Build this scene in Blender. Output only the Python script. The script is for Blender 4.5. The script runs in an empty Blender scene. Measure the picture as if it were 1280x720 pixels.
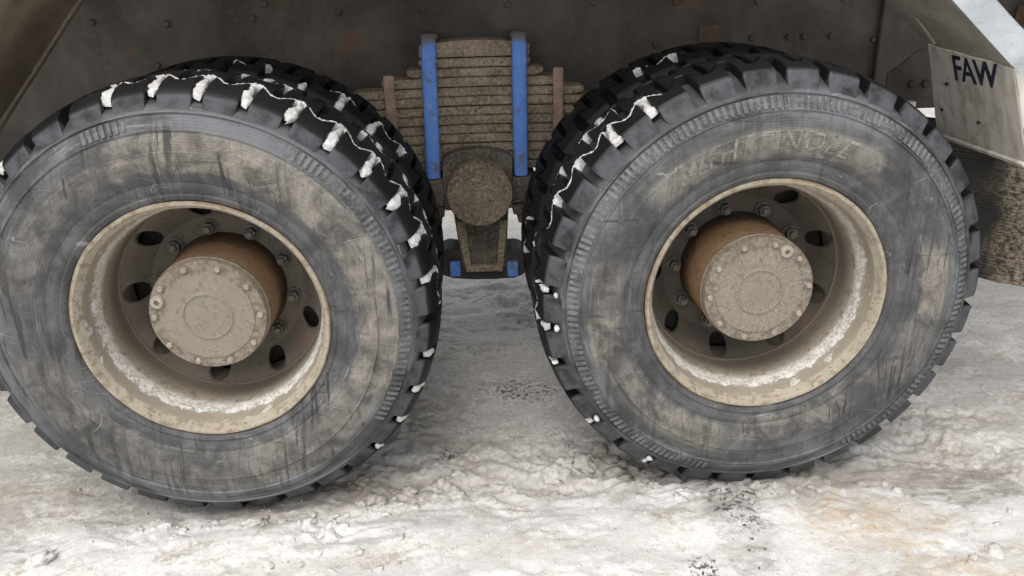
import bpy, bmesh, math, random
import numpy as np
from mathutils import Vector, Matrix, noise as mnoise

random.seed(7)
rng = np.random.default_rng(7)
SC = bpy.context.scene
COL = SC.collection
PI = math.pi
H = 0.55                                   # axle height above the ground

# ------------------------------------------------------------------ camera
def make_camera():
    yaw, pitch, roll = 0.053761, 0.374932, 0.023963
    cy, sy, cp, sp = math.cos(yaw), math.sin(yaw), math.cos(pitch), math.sin(pitch)
    fwd = Vector((sy * cp, cy * cp, -sp))
    right = Vector((cy, -sy, 0))
    down = fwd.cross(right)
    r = right * math.cos(roll) + down * math.sin(roll)
    d = down * math.cos(roll) - right * math.sin(roll)
    cam = bpy.data.cameras.new('camera')
    cam.sensor_width = 36.0
    cam.lens = 36.0 * 1000.0 / 1280.0
    cam.clip_start = 0.02
    cam.clip_end = 2000
    o = bpy.data.objects.new('camera', cam)
    COL.objects.link(o)
    M = Matrix(((r.x, -d.x, -fwd.x), (r.y, -d.y, -fwd.y), (r.z, -d.z, -fwd.z))).to_4x4()
    M.translation = Vector((-0.03828, -1.76417, 0.75078 + H))
    o.matrix_world = M
    SC.camera = o
make_camera()

# ------------------------------------------------------------------ sky, sun, exposure
SUN_EL, SUN_AZ = math.radians(62), math.radians(205)      # azimuth clockwise from +Y: behind the camera, a little left
W = bpy.data.worlds.new("World")
SC.world = W
W.use_nodes = True
wn = W.node_tree.nodes
bg = wn['Background']
sky = wn.new('ShaderNodeTexSky')
sky.sky_type = 'NISHITA'
sky.sun_disc = False
sky.sun_elevation = SUN_EL
sky.sun_rotation = SUN_AZ
sky.air_density = 1.0
sky.dust_density = 3.0
hs = wn.new('ShaderNodeHueSaturation')                    # an overcast sky: nearly grey
hs.inputs['Saturation'].default_value = 0.22
W.node_tree.links.new(sky.outputs[0], hs.inputs['Color'])
W.node_tree.links.new(hs.outputs[0], bg.inputs[0])
bg.inputs[1].default_value = 0.15
sl = bpy.data.lights.new('sun', 'SUN')
sl.energy = 0.6
sl.angle = math.radians(40)
sl.color = (1.0, 0.965, 0.91)
so = bpy.data.objects.new('sun', sl)
COL.objects.link(so)
sd = Vector((math.sin(SUN_AZ) * math.cos(SUN_EL), math.cos(SUN_AZ) * math.cos(SUN_EL), math.sin(SUN_EL)))
so.rotation_euler = sd.to_track_quat('Z', 'Y').to_euler()
so.location = sd * 20
SC.view_settings.view_transform = 'Standard'
SC.view_settings.look = 'None'
SC.view_settings.gamma = 1.0
SC.view_settings.exposure = 0.70

# ------------------------------------------------------------------ node helper
class G:
    def __init__(s, name):
        s.m = bpy.data.materials.new(name)
        s.m.use_nodes = True
        s.t = s.m.node_tree
        s.b = s.t.nodes['Principled BSDF']
    def n(s, kind, **kw):
        x = s.t.nodes.new(kind)
        for k, v in kw.items():
            setattr(x, k, v)
        return x
    def put(s, sock, v):
        if isinstance(v, bpy.types.NodeSocket):
            s.t.links.new(v, sock)
        elif v is not None:
            if hasattr(sock.default_value, '__len__'):
                v = tuple(v) if hasattr(v, '__len__') else (v,) * 3
                if len(sock.default_value) == 4 and len(v) == 3:
                    v = v + (1.0,)
            sock.default_value = v
    def math(s, op, a, b=None, c=None, clamp=False):
        x = s.n('ShaderNodeMath', operation=op, use_clamp=clamp)
        s.put(x.inputs[0], a); s.put(x.inputs[1], b)
        if c is not None: s.put(x.inputs[2], c)
        return x.outputs[0]
    def add(s, a, b): return s.math('ADD', a, b)
    def sub(s, a, b): return s.math('SUBTRACT', a, b)
    def mul(s, a, b): return s.math('MULTIPLY', a, b)
    def mx(s, a, b): return s.math('MAXIMUM', a, b)
    def mn(s, a, b): return s.math('MINIMUM', a, b)
    def coord(s, ob=None):
        x = s.n('ShaderNodeTexCoord')
        if ob: x.object = ob
        return x.outputs['Object']
    def world(s): return s.n('ShaderNodeNewGeometry').outputs['Position']
    def sep(s, v):
        x = s.n('ShaderNodeSeparateXYZ'); s.put(x.inputs[0], v); return x.outputs
    def comb(s, x, y, z):
        c = s.n('ShaderNodeCombineXYZ')
        for i, v in enumerate((x, y, z)): s.put(c.inputs[i], v)
        return c.outputs[0]
    def vmul(s, v, k):
        x = s.n('ShaderNodeVectorMath', operation='MULTIPLY'); s.put(x.inputs[0], v); s.put(x.inputs[1], k); return x.outputs[0]
    def vadd(s, v, k):
        x = s.n('ShaderNodeVectorMath', operation='ADD'); s.put(x.inputs[0], v); s.put(x.inputs[1], k); return x.outputs[0]
    def noise(s, v, scale, det=4, rough=0.55, dist=0.0):
        x = s.n('ShaderNodeTexNoise')
        s.put(x.inputs['Vector'], v)
        x.inputs['Scale'].default_value = scale
        x.inputs['Detail'].default_value = det
        x.inputs['Roughness'].default_value = rough
        x.inputs['Distortion'].default_value = dist
        return x.outputs['Fac']
    def voro(s, v, scale, feature='F1', rnd=1.0):
        x = s.n('ShaderNodeTexVoronoi', feature=feature)
        s.put(x.inputs['Vector'], v); x.inputs['Scale'].default_value = scale; x.inputs['Randomness'].default_value = rnd
        return x.outputs['Distance']
    def ss(s, v, lo, hi):                                   # smoothstep lo..hi (hi < lo inverts)
        x = s.n('ShaderNodeMapRange', interpolation_type='SMOOTHSTEP')
        s.put(x.inputs['Value'], v)
        if lo > hi:
            x.inputs['From Min'].default_value = hi; x.inputs['From Max'].default_value = lo
            x.inputs['To Min'].default_value = 1; x.inputs['To Max'].default_value = 0
        else:
            x.inputs['From Min'].default_value = lo; x.inputs['From Max'].default_value = hi
        return x.outputs['Result']
    def mix(s, f, a, b):
        x = s.n('ShaderNodeMix', data_type='RGBA')
        s.put(x.inputs[0], f); s.put(x.inputs[6], a); s.put(x.inputs[7], b)
        return x.outputs[2]
    def fmix(s, f, a, b):
        x = s.n('ShaderNodeMix', data_type='FLOAT')
        s.put(x.inputs[0], f); s.put(x.inputs[2], a); s.put(x.inputs[3], b)
        return x.outputs[0]
    def bump(s, h, strength, dist, prev=None):
        x = s.n('ShaderNodeBump')
        s.put(x.inputs['Height'], h)
        x.inputs['Strength'].default_value = strength; x.inputs['Distance'].default_value = dist
        if prev: s.put(x.inputs['Normal'], prev)
        return x.outputs[0]
    def out(s, col, rough=0.7, norm=None, spec=0.5, metal=0.0):
        s.put(s.b.inputs['Base Color'], col)
        s.put(s.b.inputs['Roughness'], rough)
        s.put(s.b.inputs['Specular IOR Level'], spec)
        s.put(s.b.inputs['Metallic'], metal)
        if norm: s.put(s.b.inputs['Normal'], norm)
        return s.m

# ------------------------------------------------------------------ object helpers
def mesh_obj(name, verts, faces, mat, parent=None, smooth=False, recalc=True, angle=None):
    me = bpy.data.meshes.new(name)
    me.from_pydata([tuple(v) for v in verts], [], faces)
    return finish(name, me, mat, parent, smooth, recalc, angle)

def finish(name, me, mat, parent=None, smooth=False, recalc=True, angle=None):
    if recalc:
        bm = bmesh.new(); bm.from_mesh(me)
        bmesh.ops.recalc_face_normals(bm, faces=bm.faces)
        bm.to_mesh(me); bm.free()
    if smooth:
        me.polygons.foreach_set('use_smooth', [True] * len(me.polygons))
        if angle:
            me.set_sharp_from_angle(angle=math.radians(angle))
    me.materials.append(mat)
    o = bpy.data.objects.new(name, me)
    COL.objects.link(o)
    if parent: o.parent = parent
    return o

def bm_obj(name, bm, mat, parent=None, smooth=False, angle=None):
    bmesh.ops.recalc_face_normals(bm, faces=bm.faces)
    me = bpy.data.meshes.new(name); bm.to_mesh(me); bm.free()
    return finish(name, me, mat, parent, smooth, False, angle)

def empty(name, loc=(0, 0, 0), parent=None):
    o = bpy.data.objects.new(name, None)
    o.empty_display_size = 0.1
    COL.objects.link(o)
    o.location = loc
    if parent: o.parent = parent
    return o

def tag(o, label=None, cat=None, group=None, kind=None):
    if label: o['label'] = label
    if cat: o['category'] = cat
    if group: o['group'] = group
    if kind: o['kind'] = kind
    return o

def copy(o, parent, loc=None, rot=None):
    c = o.copy()
    COL.objects.link(c)
    c.parent = parent
    if loc is not None: c.location = loc
    if rot is not None: c.rotation_euler = rot
    return c

def box_bm(bm, x0, x1, y0, y1, z0, z1, bev=0.0, seg=1):
    r = bmesh.ops.create_cube(bm, size=1.0)
    vs = r['verts']
    for v in vs:
        v.co = Vector(((x0 + x1) / 2 + v.co.x * (x1 - x0), (y0 + y1) / 2 + v.co.y * (y1 - y0), (z0 + z1) / 2 + v.co.z * (z1 - z0)))
    if bev > 0:
        es = list({e for v in vs for e in v.link_edges})
        bmesh.ops.bevel(bm, geom=es, offset=bev, segments=seg, affect='EDGES', profile=0.5)

def box(name, x0, x1, y0, y1, z0, z1, mat, parent=None, bev=0.003, seg=1):
    bm = bmesh.new()
    box_bm(bm, x0, x1, y0, y1, z0, z1, bev, seg)
    return bm_obj(name, bm, mat, parent)

def prism_bm(bm, pts, y0, y1, bev=0.0):
    """pts: (x, z) outline, extruded from y0 to y1."""
    a = [bm.verts.new((x, y0, z)) for x, z in pts]
    b = [bm.verts.new((x, y1, z)) for x, z in pts]
    fs = [bm.faces.new(a), bm.faces.new(b[::-1])]
    n = len(pts)
    for i in range(n):
        fs.append(bm.faces.new((a[i], b[i], b[(i + 1) % n], a[(i + 1) % n])))
    if bev > 0:
        es = list({e for f in fs for e in f.edges})
        bmesh.ops.bevel(bm, geom=es, offset=bev, segments=2, affect='EDGES', profile=0.5)

def lathe_data(prof, seg, closed=False, wob=None):
    """prof: (r, y). Turned about the Y axis. closed joins last to first."""
    n = len(prof)
    v = []
    for i in range(seg):
        a = 2 * PI * i / seg
        c, s = math.cos(a), math.sin(a)
        for r, y in prof:
            if wob: r, y = wob(a, r, y)
            v.append((r * c, y, r * s))
    f = []
    for i in range(seg):
        j = (i + 1) % seg
        for k in range(n if closed else n - 1):
            l = (k + 1) % n
            f.append((i * n + k, j * n + k, j * n + l, i * n + l))
    return v, f

def lathe(name, prof, seg, mat, parent=None, closed=False, wob=None, angle=35):
    v, f = lathe_data(prof, seg, closed, wob)
    return mesh_obj(name, v, f, mat, parent, True, False, angle)

def cap_lathe(name, prof, seg, mat, parent=None, angle=35):
    """Like lathe, with both ends closed by a face (prof starts and ends off the axis)."""
    v, f = lathe_data(prof, seg)
    n = len(prof)
    f.append(tuple(i * n for i in range(seg)))
    f.append(tuple(i * n + n - 1 for i in range(seg))[::-1])
    return mesh_obj(name, v, f, mat, parent, True, True, angle)

# ------------------------------------------------------------------ materials
def mat_tyre(name, ob, seed, regions, streak_amt):
    g = G(name)
    P = g.coord(ob)
    Q = g.vadd(P, (seed * 3.1, seed * 1.7, seed * 2.3))
    x, y, z = g.sep(P)
    r = g.math('SQRT', g.add(g.mul(x, x), g.mul(z, z)))
    ang = g.mul(g.math('ARCTAN2', z, x), 180 / PI)
    pol = g.comb(g.mul(r, 60.0), g.mul(ang, 0.035), seed * 2.0)           # circumferential scuffing
    n_big = g.noise(Q, 4.5, 5, 0.6, 0.7)
    n_mid = g.noise(Q, 15, 9, 0.74, 0.5)
    n_cir = g.noise(pol, 1.0, 7, 0.72, 0.4)
    spl = g.noise(Q, 85, 2, 0.5, 0.3)
    n_fine = g.noise(Q, 130, 4, 0.7)
    drip = g.noise(g.vmul(Q, (1.0, 0.3, 0.07)), 62, 3, 0.6)               # runs down the wall
    drip2 = g.noise(g.vmul(Q, (1.0, 0.3, 0.25)), 13, 3, 0.6, 0.3)
    side = g.ss(y, 0.03, 0.01)
    rub = g.mix(n_mid, (0.016, 0.016, 0.017), (0.042, 0.042, 0.044))
    # film of dried grey road dust
    film = g.mul(g.fmix(g.ss(r, 0.49, 0.452), 0.5, 1.0), g.ss(g.add(g.mul(n_big, 0.45), g.add(g.mul(n_cir, 0.3), g.mul(n_mid, 0.3))), 0.32, 0.60))
    film = g.mx(film, g.mul(side, g.fmix(n_mid, 0.05, 0.5)))
    grey = g.mix(g.ss(n_mid, 0.3, 0.7), (0.062, 0.062, 0.062), (0.132, 0.131, 0.129))
    film = g.mx(film, g.mul(g.mul(side, g.ss(r, 0.50, 0.47)), 0.42))
    c = g.mix(film, rub, grey)
    # paler bluish ring towards the shoulder: sky sheen painted into the colour
    ring = g.mul(g.mul(g.ss(r, 0.425, 0.455), g.ss(r, 0.52, 0.49)), g.ss(g.add(g.mul(n_cir, 0.5), g.mul(n_big, 0.5)), 0.46, 0.57))
    c = g.mix(g.mul(ring, 0.5), c, g.mix(n_fine, (0.15, 0.163, 0.176), (0.26, 0.275, 0.29)))
    # tan mud caked in broad patches
    rn = g.add(r, g.mul(g.sub(n_mid, 0.5), 0.035))
    an = g.add(ang, g.mul(g.sub(n_mid, 0.5), 16))
    tan = None
    for a0, a1, r0, r1, amt in regions:
        m = g.mul(g.mul(g.ss(an, a0 - 4, a0 + 4), g.ss(an, a1 + 4, a1 - 4)), g.mul(g.ss(rn, r0 - 0.007, r0 + 0.006), g.ss(rn, r1 + 0.007, r1 - 0.006)))
        m = g.mul(m, amt)
        tan = m if tan is None else g.mx(tan, m)
    tan = g.mul(tan, g.fmix(g.ss(g.add(g.mul(n_big, 0.4), g.add(g.mul(n_mid, 0.35), g.mul(n_cir, 0.25))), 0.40, 0.55), 0.18, 0.88))
    tan = g.mul(tan, g.fmix(g.ss(n_fine, 0.38, 0.56), 0.62, 1.0))
    tan = g.mx(tan, g.mul(g.mul(g.ss(spl, 0.70, 0.74), g.ss(n_big, 0.45, 0.55)), g.mul(side, 0.7)))
    c = g.mix(tan, c, g.mix(g.ss(n_mid, 0.3, 0.7), (0.125, 0.108, 0.085), (0.35, 0.315, 0.26)))
    # dark wet runs through the mud
    runs = g.mul(g.ss(drip, 0.52, 0.62), g.mul(g.ss(drip2, 0.42, 0.58), g.ss(r, 0.50, 0.45)))
    runs = g.mul(runs, g.ss(n_big, 0.33, 0.45))
    thin = g.mul(g.ss(g.noise(g.vmul(Q, (1.0, 0.3, 0.035)), 120, 2, 0.5), 0.60, 0.66), g.ss(r, 0.47, 0.44))
    runs = g.mx(runs, g.mul(g.mul(thin, 0.55), g.ss(n_mid, 0.42, 0.55)))
    c = g.mix(g.mul(runs, streak_amt), c, (0.04, 0.039, 0.038))
    # pale dried slush and hairline scuffs
    pale = g.mul(g.ss(g.noise(g.vadd(pol, (4, 8, 1)), 0.9, 7, 0.75, 1.2), 0.60, 0.70), g.mul(side, g.ss(n_big, 0.4, 0.55)))
    c = g.mix(g.mul(pale, 0.6), c, (0.42, 0.41, 0.385))
    sc = g.noise(g.vadd(g.vmul(Q, (1.0, 1.0, 2.2)), (9, 2, 4)), 5, 2, 0.4, 0.8)
    line = g.mul(g.ss(g.math('ABSOLUTE', g.sub(sc, 0.5)), 0.004, 0.001), g.ss(g.noise(Q, 9, 2), 0.56, 0.62))
    c = g.mix(g.mul(g.mul(line, side), 0.5), c, (0.42, 0.41, 0.39))
    # a few straight dark wiped lines
    vl = g.noise(g.vmul(g.vadd(Q, (2, 0, 5)), (1.0, 0.2, 0.02)), 26, 1, 0.4)
    hl = g.noise(g.vmul(g.vadd(Q, (5, 0, 2)), (0.03, 0.2, 1.0)), 22, 1, 0.4)
    crk = g.mx(g.ss(g.math('ABSOLUTE', g.sub(vl, 0.5)), 0.014, 0.005), g.mul(g.ss(g.math('ABSOLUTE', g.sub(hl, 0.5)), 0.010, 0.003), 0.8))
    crk = g.mul(g.mul(crk, side), g.mul(g.ss(g.noise(g.vadd(Q, (7, 1, 3)), 6.5, 4, 0.6), 0.56, 0.61), g.ss(r, 0.48, 0.46)))
    c = g.mix(g.mul(crk, 0.85), c, (0.028, 0.027, 0.026))
    h = g.add(g.add(g.mul(n_fine, 0.35), g.mul(n_mid, 1.0)), g.add(g.mul(tan, 0.7), g.add(g.mul(n_cir, 0.5), g.mul(g.math('SINE', g.mul(r, 2 * PI / 0.0062)), g.mul(g.ss(n_big, 0.4, 0.6), 0.16)))))
    nb = g.bump(h, 0.42, 0.004)
    ro = g.fmix(g.mul(film, 0.9), g.fmix(n_mid, 0.34, 0.62), 0.72)
    return g.out(c, ro, nb, 0.4)

def mat_tread(name, ob, rd):
    g = G(name)
    P = g.coord(ob)
    x, y, z = g.sep(P)
    r = g.math('SQRT', g.add(g.mul(x, x), g.mul(z, z)))
    n1 = g.noise(P, 16, 6, 0.65); n2 = g.noise(P, 120, 3, 0.6)
    c = g.mix(n1, (0.005, 0.005, 0.0055), (0.014, 0.014, 0.0155))
    out_face = g.mul(g.mul(g.ss(y, 0.026, 0.019), g.ss(g.add(r, g.mul(g.sub(n1, 0.5), 0.012)), rd + 0.003, rd - 0.004)), g.ss(n1, 0.3, 0.6))      # dust on the outer face of the shoulder lugs
    c = g.mix(g.mul(out_face, 0.8), c, g.mix(n2, (0.065, 0.069, 0.074), (0.125, 0.131, 0.139)))
    wet = g.fmix(n1, 0.3, 0.65)
    return g.out(c, g.fmix(out_face, wet, 0.68), g.bump(g.add(n1, g.mul(n2, 0.2)), 0.3, 0.004), 0.25)

def mat_rim(name, ob, white_lo):
    g = G(name)
    P = g.coord(ob)
    x, y, z = g.sep(P)
    r = g.math('SQRT', g.add(g.mul(x, x), g.mul(z, z)))
    n1 = g.noise(P, 9, 6, 0.65); n2 = g.noise(P, 40, 7, 0.75); n3 = g.noise(P, 130, 5, 0.7)
    c = g.mix(n1, (0.31, 0.262, 0.192), (0.48, 0.43, 0.345))
    c = g.mix(g.mul(g.ss(n2, 0.50, 0.62), 0.8), c, (0.215, 0.165, 0.11))
    c = g.mix(g.mul(g.ss(n3, 0.56, 0.64), 0.7), c, (0.14, 0.105, 0.072))
    # dried mud over the barrel, browner towards the disc
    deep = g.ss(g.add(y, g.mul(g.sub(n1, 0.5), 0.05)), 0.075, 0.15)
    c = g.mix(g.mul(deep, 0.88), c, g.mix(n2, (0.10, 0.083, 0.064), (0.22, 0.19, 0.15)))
    mud = g.mul(g.ss(y, 0.012, 0.022), g.ss(y, 0.075, 0.05))
    c = g.mix(g.mul(mud, g.fmix(g.ss(n1, 0.35, 0.55), 0.35, 0.85)), c, g.mix(n2, (0.24, 0.205, 0.155), (0.34, 0.30, 0.24)))
    # ragged band of packed salt and slush round the barrel
    yy = g.add(y, g.add(g.mul(g.sub(n2, 0.5), 0.055), g.mul(g.sub(n1, 0.5), 0.03)))
    band = g.mul(g.ss(yy, 0.052, 0.058), g.ss(yy, 0.100, 0.082))
    lowz = g.add(g.ss(z, 0.16, -0.06), white_lo)
    band = g.mul(band, g.mn(lowz, 1.0))
    spots = g.mul(g.ss(g.noise(P, 22, 3, 0.5, 0.5), 0.62, 0.66), g.mul(g.ss(y, 0.015, 0.022), g.ss(y, 0.05, 0.04)))
    wh = g.mx(band, g.mul(spots, 0.9))
    wh = g.mul(wh, g.fmix(g.ss(g.add(g.mul(n3, 0.6), g.mul(n2, 0.45)), 0.42, 0.56), 0.15, 1.0))
    c = g.mix(wh, c, g.mix(n2, (0.60, 0.57, 0.51), (0.80, 0.78, 0.73)))
    # rust where the flange meets the tyre
    rust = g.mul(g.ss(r, 0.2895, 0.297), g.ss(n1, 0.42, 0.6))
    c = g.mix(g.mul(rust, 0.75), c, (0.20, 0.105, 0.055))
    return g.out(c, 0.72, g.bump(g.add(g.mul(wh, 1.2), g.add(n2, g.mul(n3, 0.3))), 0.55, 0.004), 0.3)

def mat_disc(name, ob, k):
    g = G(name)
    P = g.coord(ob)
    n1 = g.noise(P, 10, 6, 0.65); n2 = g.noise(P, 60, 5, 0.7)
    c = g.mix(n1, (0.075 * k, 0.064 * k, 0.052 * k), (0.165 * k, 0.143 * k, 0.115 * k))
    c = g.mix(g.mul(g.ss(n2, 0.55, 0.7), 0.6), c, (0.05, 0.04, 0.032))
    c = g.mix(g.mul(g.ss(n1, 0.55, 0.7), 0.5), c, (0.19, 0.085, 0.04))
    return g.out(c, 0.75, g.bump(g.add(n1, n2), 0.3, 0.004), 0.3)

def mat_hub(name, ob, oily, spat, k=1.0):
    g = G(name)
    P = g.coord(ob)
    x, y, z = g.sep(P)
    r_ = g.math('SQRT', g.add(g.mul(x, x), g.mul(z, z)))
    n1 = g.noise(P, 12, 6, 0.65); n2 = g.noise(P, 75, 5, 0.7); n3 = g.noise(P, 240, 3, 0.6)
    face = g.mix(n1, (0.20, 0.172, 0.135), (0.31, 0.272, 0.220))
    face = g.mix(g.mul(g.ss(n2, 0.53, 0.66), 0.6), face, (0.13, 0.108, 0.082))
    face = g.mix(g.mul(g.ss(n2, 0.38, 0.28), 0.5), face, (0.42, 0.375, 0.31))
    pa = g.mul(g.math('ARCTAN2', z, x), 6.0)
    rad = g.noise(g.comb(g.mul(r_, 22.0), pa, 0.0), 3.0, 6, 0.72)
    face = g.mix(g.mul(g.ss(rad, 0.5, 0.66), spat), face, (0.12, 0.098, 0.075))
    face = g.mix(g.mul(g.ss(rad, 0.44, 0.34), spat), face, (0.46, 0.41, 0.34))
    face = g.mix(g.mul(g.mul(g.ss(r_, 0.105, 0.118), g.ss(n2, 0.44, 0.58)), 0.75), face, (0.15, 0.115, 0.082))
    face = g.mix(g.mul(g.ss(g.noise(P, 30, 7, 0.75), 0.60, 0.66), 0.7), face, (0.21, 0.12, 0.065))
    bar = g.mix(n1, (0.25 * k, 0.14 * k, 0.07 * k), (0.46 * k, 0.305 * k, 0.18 * k))
    bar = g.mix(g.mul(g.ss(n2, 0.5, 0.66), 0.6), bar, (0.13, 0.075, 0.045))
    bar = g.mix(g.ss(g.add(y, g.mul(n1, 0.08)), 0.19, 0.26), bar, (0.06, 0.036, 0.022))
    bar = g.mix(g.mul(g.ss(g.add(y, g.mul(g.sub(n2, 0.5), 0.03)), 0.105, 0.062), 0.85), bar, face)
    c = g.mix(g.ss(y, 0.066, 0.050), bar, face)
    ro = g.fmix(g.ss(y, 0.05, 0.07), 0.8, oily)
    return g.out(c, ro, g.bump(g.add(n2, g.add(g.mul(n3, 0.6), n1)), 0.4, 0.003), 0.35)

def mat_simple(name, c1, c2, rough=0.75, scale=14, c3=None, t3=0.6, a3=0.7, bump=0.4, bd=0.004, fine=130, spec=0.3, stretch=None):
    g = G(name)
    P = g.world()
    if stretch: P = g.vmul(P, stretch)
    n1 = g.noise(P, scale, 6, 0.65); n2 = g.noise(P, fine, 4, 0.7)
    c = g.mix(g.ss(n1, 0.3, 0.7), c1, c2)
    if c3: c = g.mix(g.mul(g.ss(n2, t3 - 0.06, t3 + 0.06), a3), c, c3)
    return g.out(c, rough, g.bump(g.add(n1, g.mul(n2, 0.6)), bump, bd), spec)

def mat_wall():
    g = G('grimy_steel')
    P = g.world()
    n1 = g.noise(P, 3.5, 6, 0.6, 0.4); n2 = g.noise(P, 60, 5, 0.7); st = g.noise(g.vmul(P, (1, 1, 0.12)), 16, 4, 0.6)
    c = g.mix(g.ss(n1, 0.3, 0.7), (0.052, 0.046, 0.040), (0.108, 0.096, 0.083))
    c = g.mix(g.mul(g.ss(st, 0.5, 0.68), 0.5), c, (0.05, 0.045, 0.04))
    c = g.mix(g.mul(g.ss(n2, 0.55, 0.72), 0.35), c, (0.17, 0.15, 0.125))
    c = g.mix(g.mul(g.ss(g.noise(P, 7, 3, 0.5), 0.62, 0.7), 0.45), c, (0.15, 0.075, 0.04))
    return g.out(c, 0.8, g.bump(g.add(n2, n1), 0.5, 0.004), 0.25)

def mat_grit(name, c1, c2, c3):
    """Steel crusted with dried road grit."""
    g = G(name)
    P = g.world()
    n1 = g.noise(P, 11, 6, 0.65); n2 = g.noise(P, 95, 6, 0.75); v = g.voro(P, 140)
    c = g.mix(g.ss(n1, 0.3, 0.7), c1, c2)
    c = g.mix(g.mul(g.ss(n2, 0.5, 0.64), 0.75), c, c3)
    c = g.mix(g.mul(g.ss(n2, 0.45, 0.34), 0.8), c, (0.022, 0.019, 0.016))
    return g.out(c, 0.85, g.bump(g.add(g.mul(n2, 1.4), g.mul(v, 0.5)), 0.9, 0.006), 0.2)

def mat_blue():
    g = G('blue_paint')
    P = g.world()
    n1 = g.noise(P, 12, 6, 0.65); n2 = g.noise(g.vmul(P, (1, 1, 0.35)), 90, 4, 0.7)
    c = g.mix(n1, (0.075, 0.19, 0.55), (0.13, 0.28, 0.68))
    c = g.mix(g.mul(g.ss(n2, 0.58, 0.66), 0.6), c, (0.28, 0.33, 0.47))
    c = g.mix(g.mul(g.ss(g.noise(P, 26, 6, 0.75), 0.54, 0.64), 0.85), c, (0.14, 0.118, 0.095))
    c = g.mix(g.mul(g.ss(g.noise(P, 60, 5, 0.75), 0.60, 0.66), 0.8), c, (0.20, 0.13, 0.09))
    zz = g.sep(P)[2]
    c = g.mix(g.mul(g.ss(g.add(zz, g.mul(g.sub(n1, 0.5), 0.06)), H + 0.545, H + 0.575), 0.9), c, (0.15, 0.125, 0.098))
    return g.out(c, 0.6, g.bump(g.add(n2, n1), 0.4, 0.003), 0.3)

def mat_guard():
    g = G('dirty_white_paint')
    P = g.world()
    n1 = g.noise(P, 5, 6, 0.6); n2 = g.noise(P, 70, 5, 0.7); st = g.noise(g.vmul(P, (1, 1, 0.12)), 26, 4, 0.6)
    c = g.mix(g.ss(n1, 0.3, 0.7), (0.66, 0.605, 0.525), (0.80, 0.76, 0.69))
    c = g.mix(g.mul(g.ss(st, 0.45, 0.66), 0.7), c, (0.42, 0.365, 0.295))
    c = g.mix(g.mul(g.ss(g.noise(P, 14, 7, 0.75), 0.5, 0.64), 0.45), c, (0.36, 0.31, 0.25))
    c = g.mix(g.mul(g.ss(n2, 0.64, 0.7), 0.6), c, (0.14, 0.11, 0.085))
    c = g.mix(g.mul(g.ss(n2, 0.30, 0.25), 0.35), c, (0.70, 0.68, 0.63))
    return g.out(c, 0.6, g.bump(g.add(n1, g.mul(n2, 0.3)), 0.3, 0.004), 0.4)

def mat_flange():
    g = G('worn_skylit_paint')
    P = g.world()
    n1 = g.noise(P, 7, 6, 0.65); n2 = g.noise(P, 55, 5, 0.7)
    c = g.mix(g.ss(n1, 0.3, 0.7), (0.38, 0.415, 0.44), (0.56, 0.59, 0.61))  # bluish sky light put into the paint colour
    c = g.mix(g.mul(g.ss(n2, 0.57, 0.66), 0.7), c, (0.30, 0.29, 0.27))
    c = g.mix(g.mul(g.ss(g.noise(P, 90, 3, 0.5), 0.72, 0.74), 0.8), c, (0.85, 0.87, 0.88))
    c = g.mix(g.mul(g.ss(g.noise(P, 16, 7, 0.75), 0.5, 0.62), 0.45), c, (0.40, 0.38, 0.35))
    return g.out(c, 0.4, g.bump(n1, 0.2, 0.004), 0.5)

def mat_flap():
    g = G('muddy_rubber')
    P = g.world()
    x, y, z = g.sep(P)
    n1 = g.noise(P, 5, 5, 0.6); n2 = g.noise(g.vmul(P, (1, 0.35, 1)), 120, 5, 0.7)
    c = g.mix(n1, (0.02, 0.019, 0.018), (0.05, 0.046, 0.04))
    m = g.mul(g.ss(n2, 0.36, 0.60), g.ss(g.add(g.add(g.mul(n1, 0.5), g.mul(g.noise(g.vmul(P, (1, 1, 0.2)), 11, 4), 0.7)), g.mul(g.mul(g.ss(x, 1.38, 1.46), g.ss(x, 1.60, 1.50)), 0.45)), 0.60, 1.0))
    c = g.mix(g.mul(m, 0.95), c, g.mix(n2, (0.24, 0.19, 0.13), (0.46, 0.38, 0.28)))
    return g.out(c, 0.75, g.bump(n2, 0.6, 0.005), 0.3)

def ell(g, x, y, cx, cy, ax, ay, n, wob=0.9):
    """soft ragged patch mask on the ground."""
    dx = g.mul(g.sub(x, cx), 1.0 / ax); dy = g.mul(g.sub(y, cy), 1.0 / ay)
    d = g.add(g.add(g.mul(dx, dx), g.mul(dy, dy)), g.mul(g.sub(n, 0.5), wob * 4))
    return g.ss(d, 1.35, 0.35)

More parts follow.
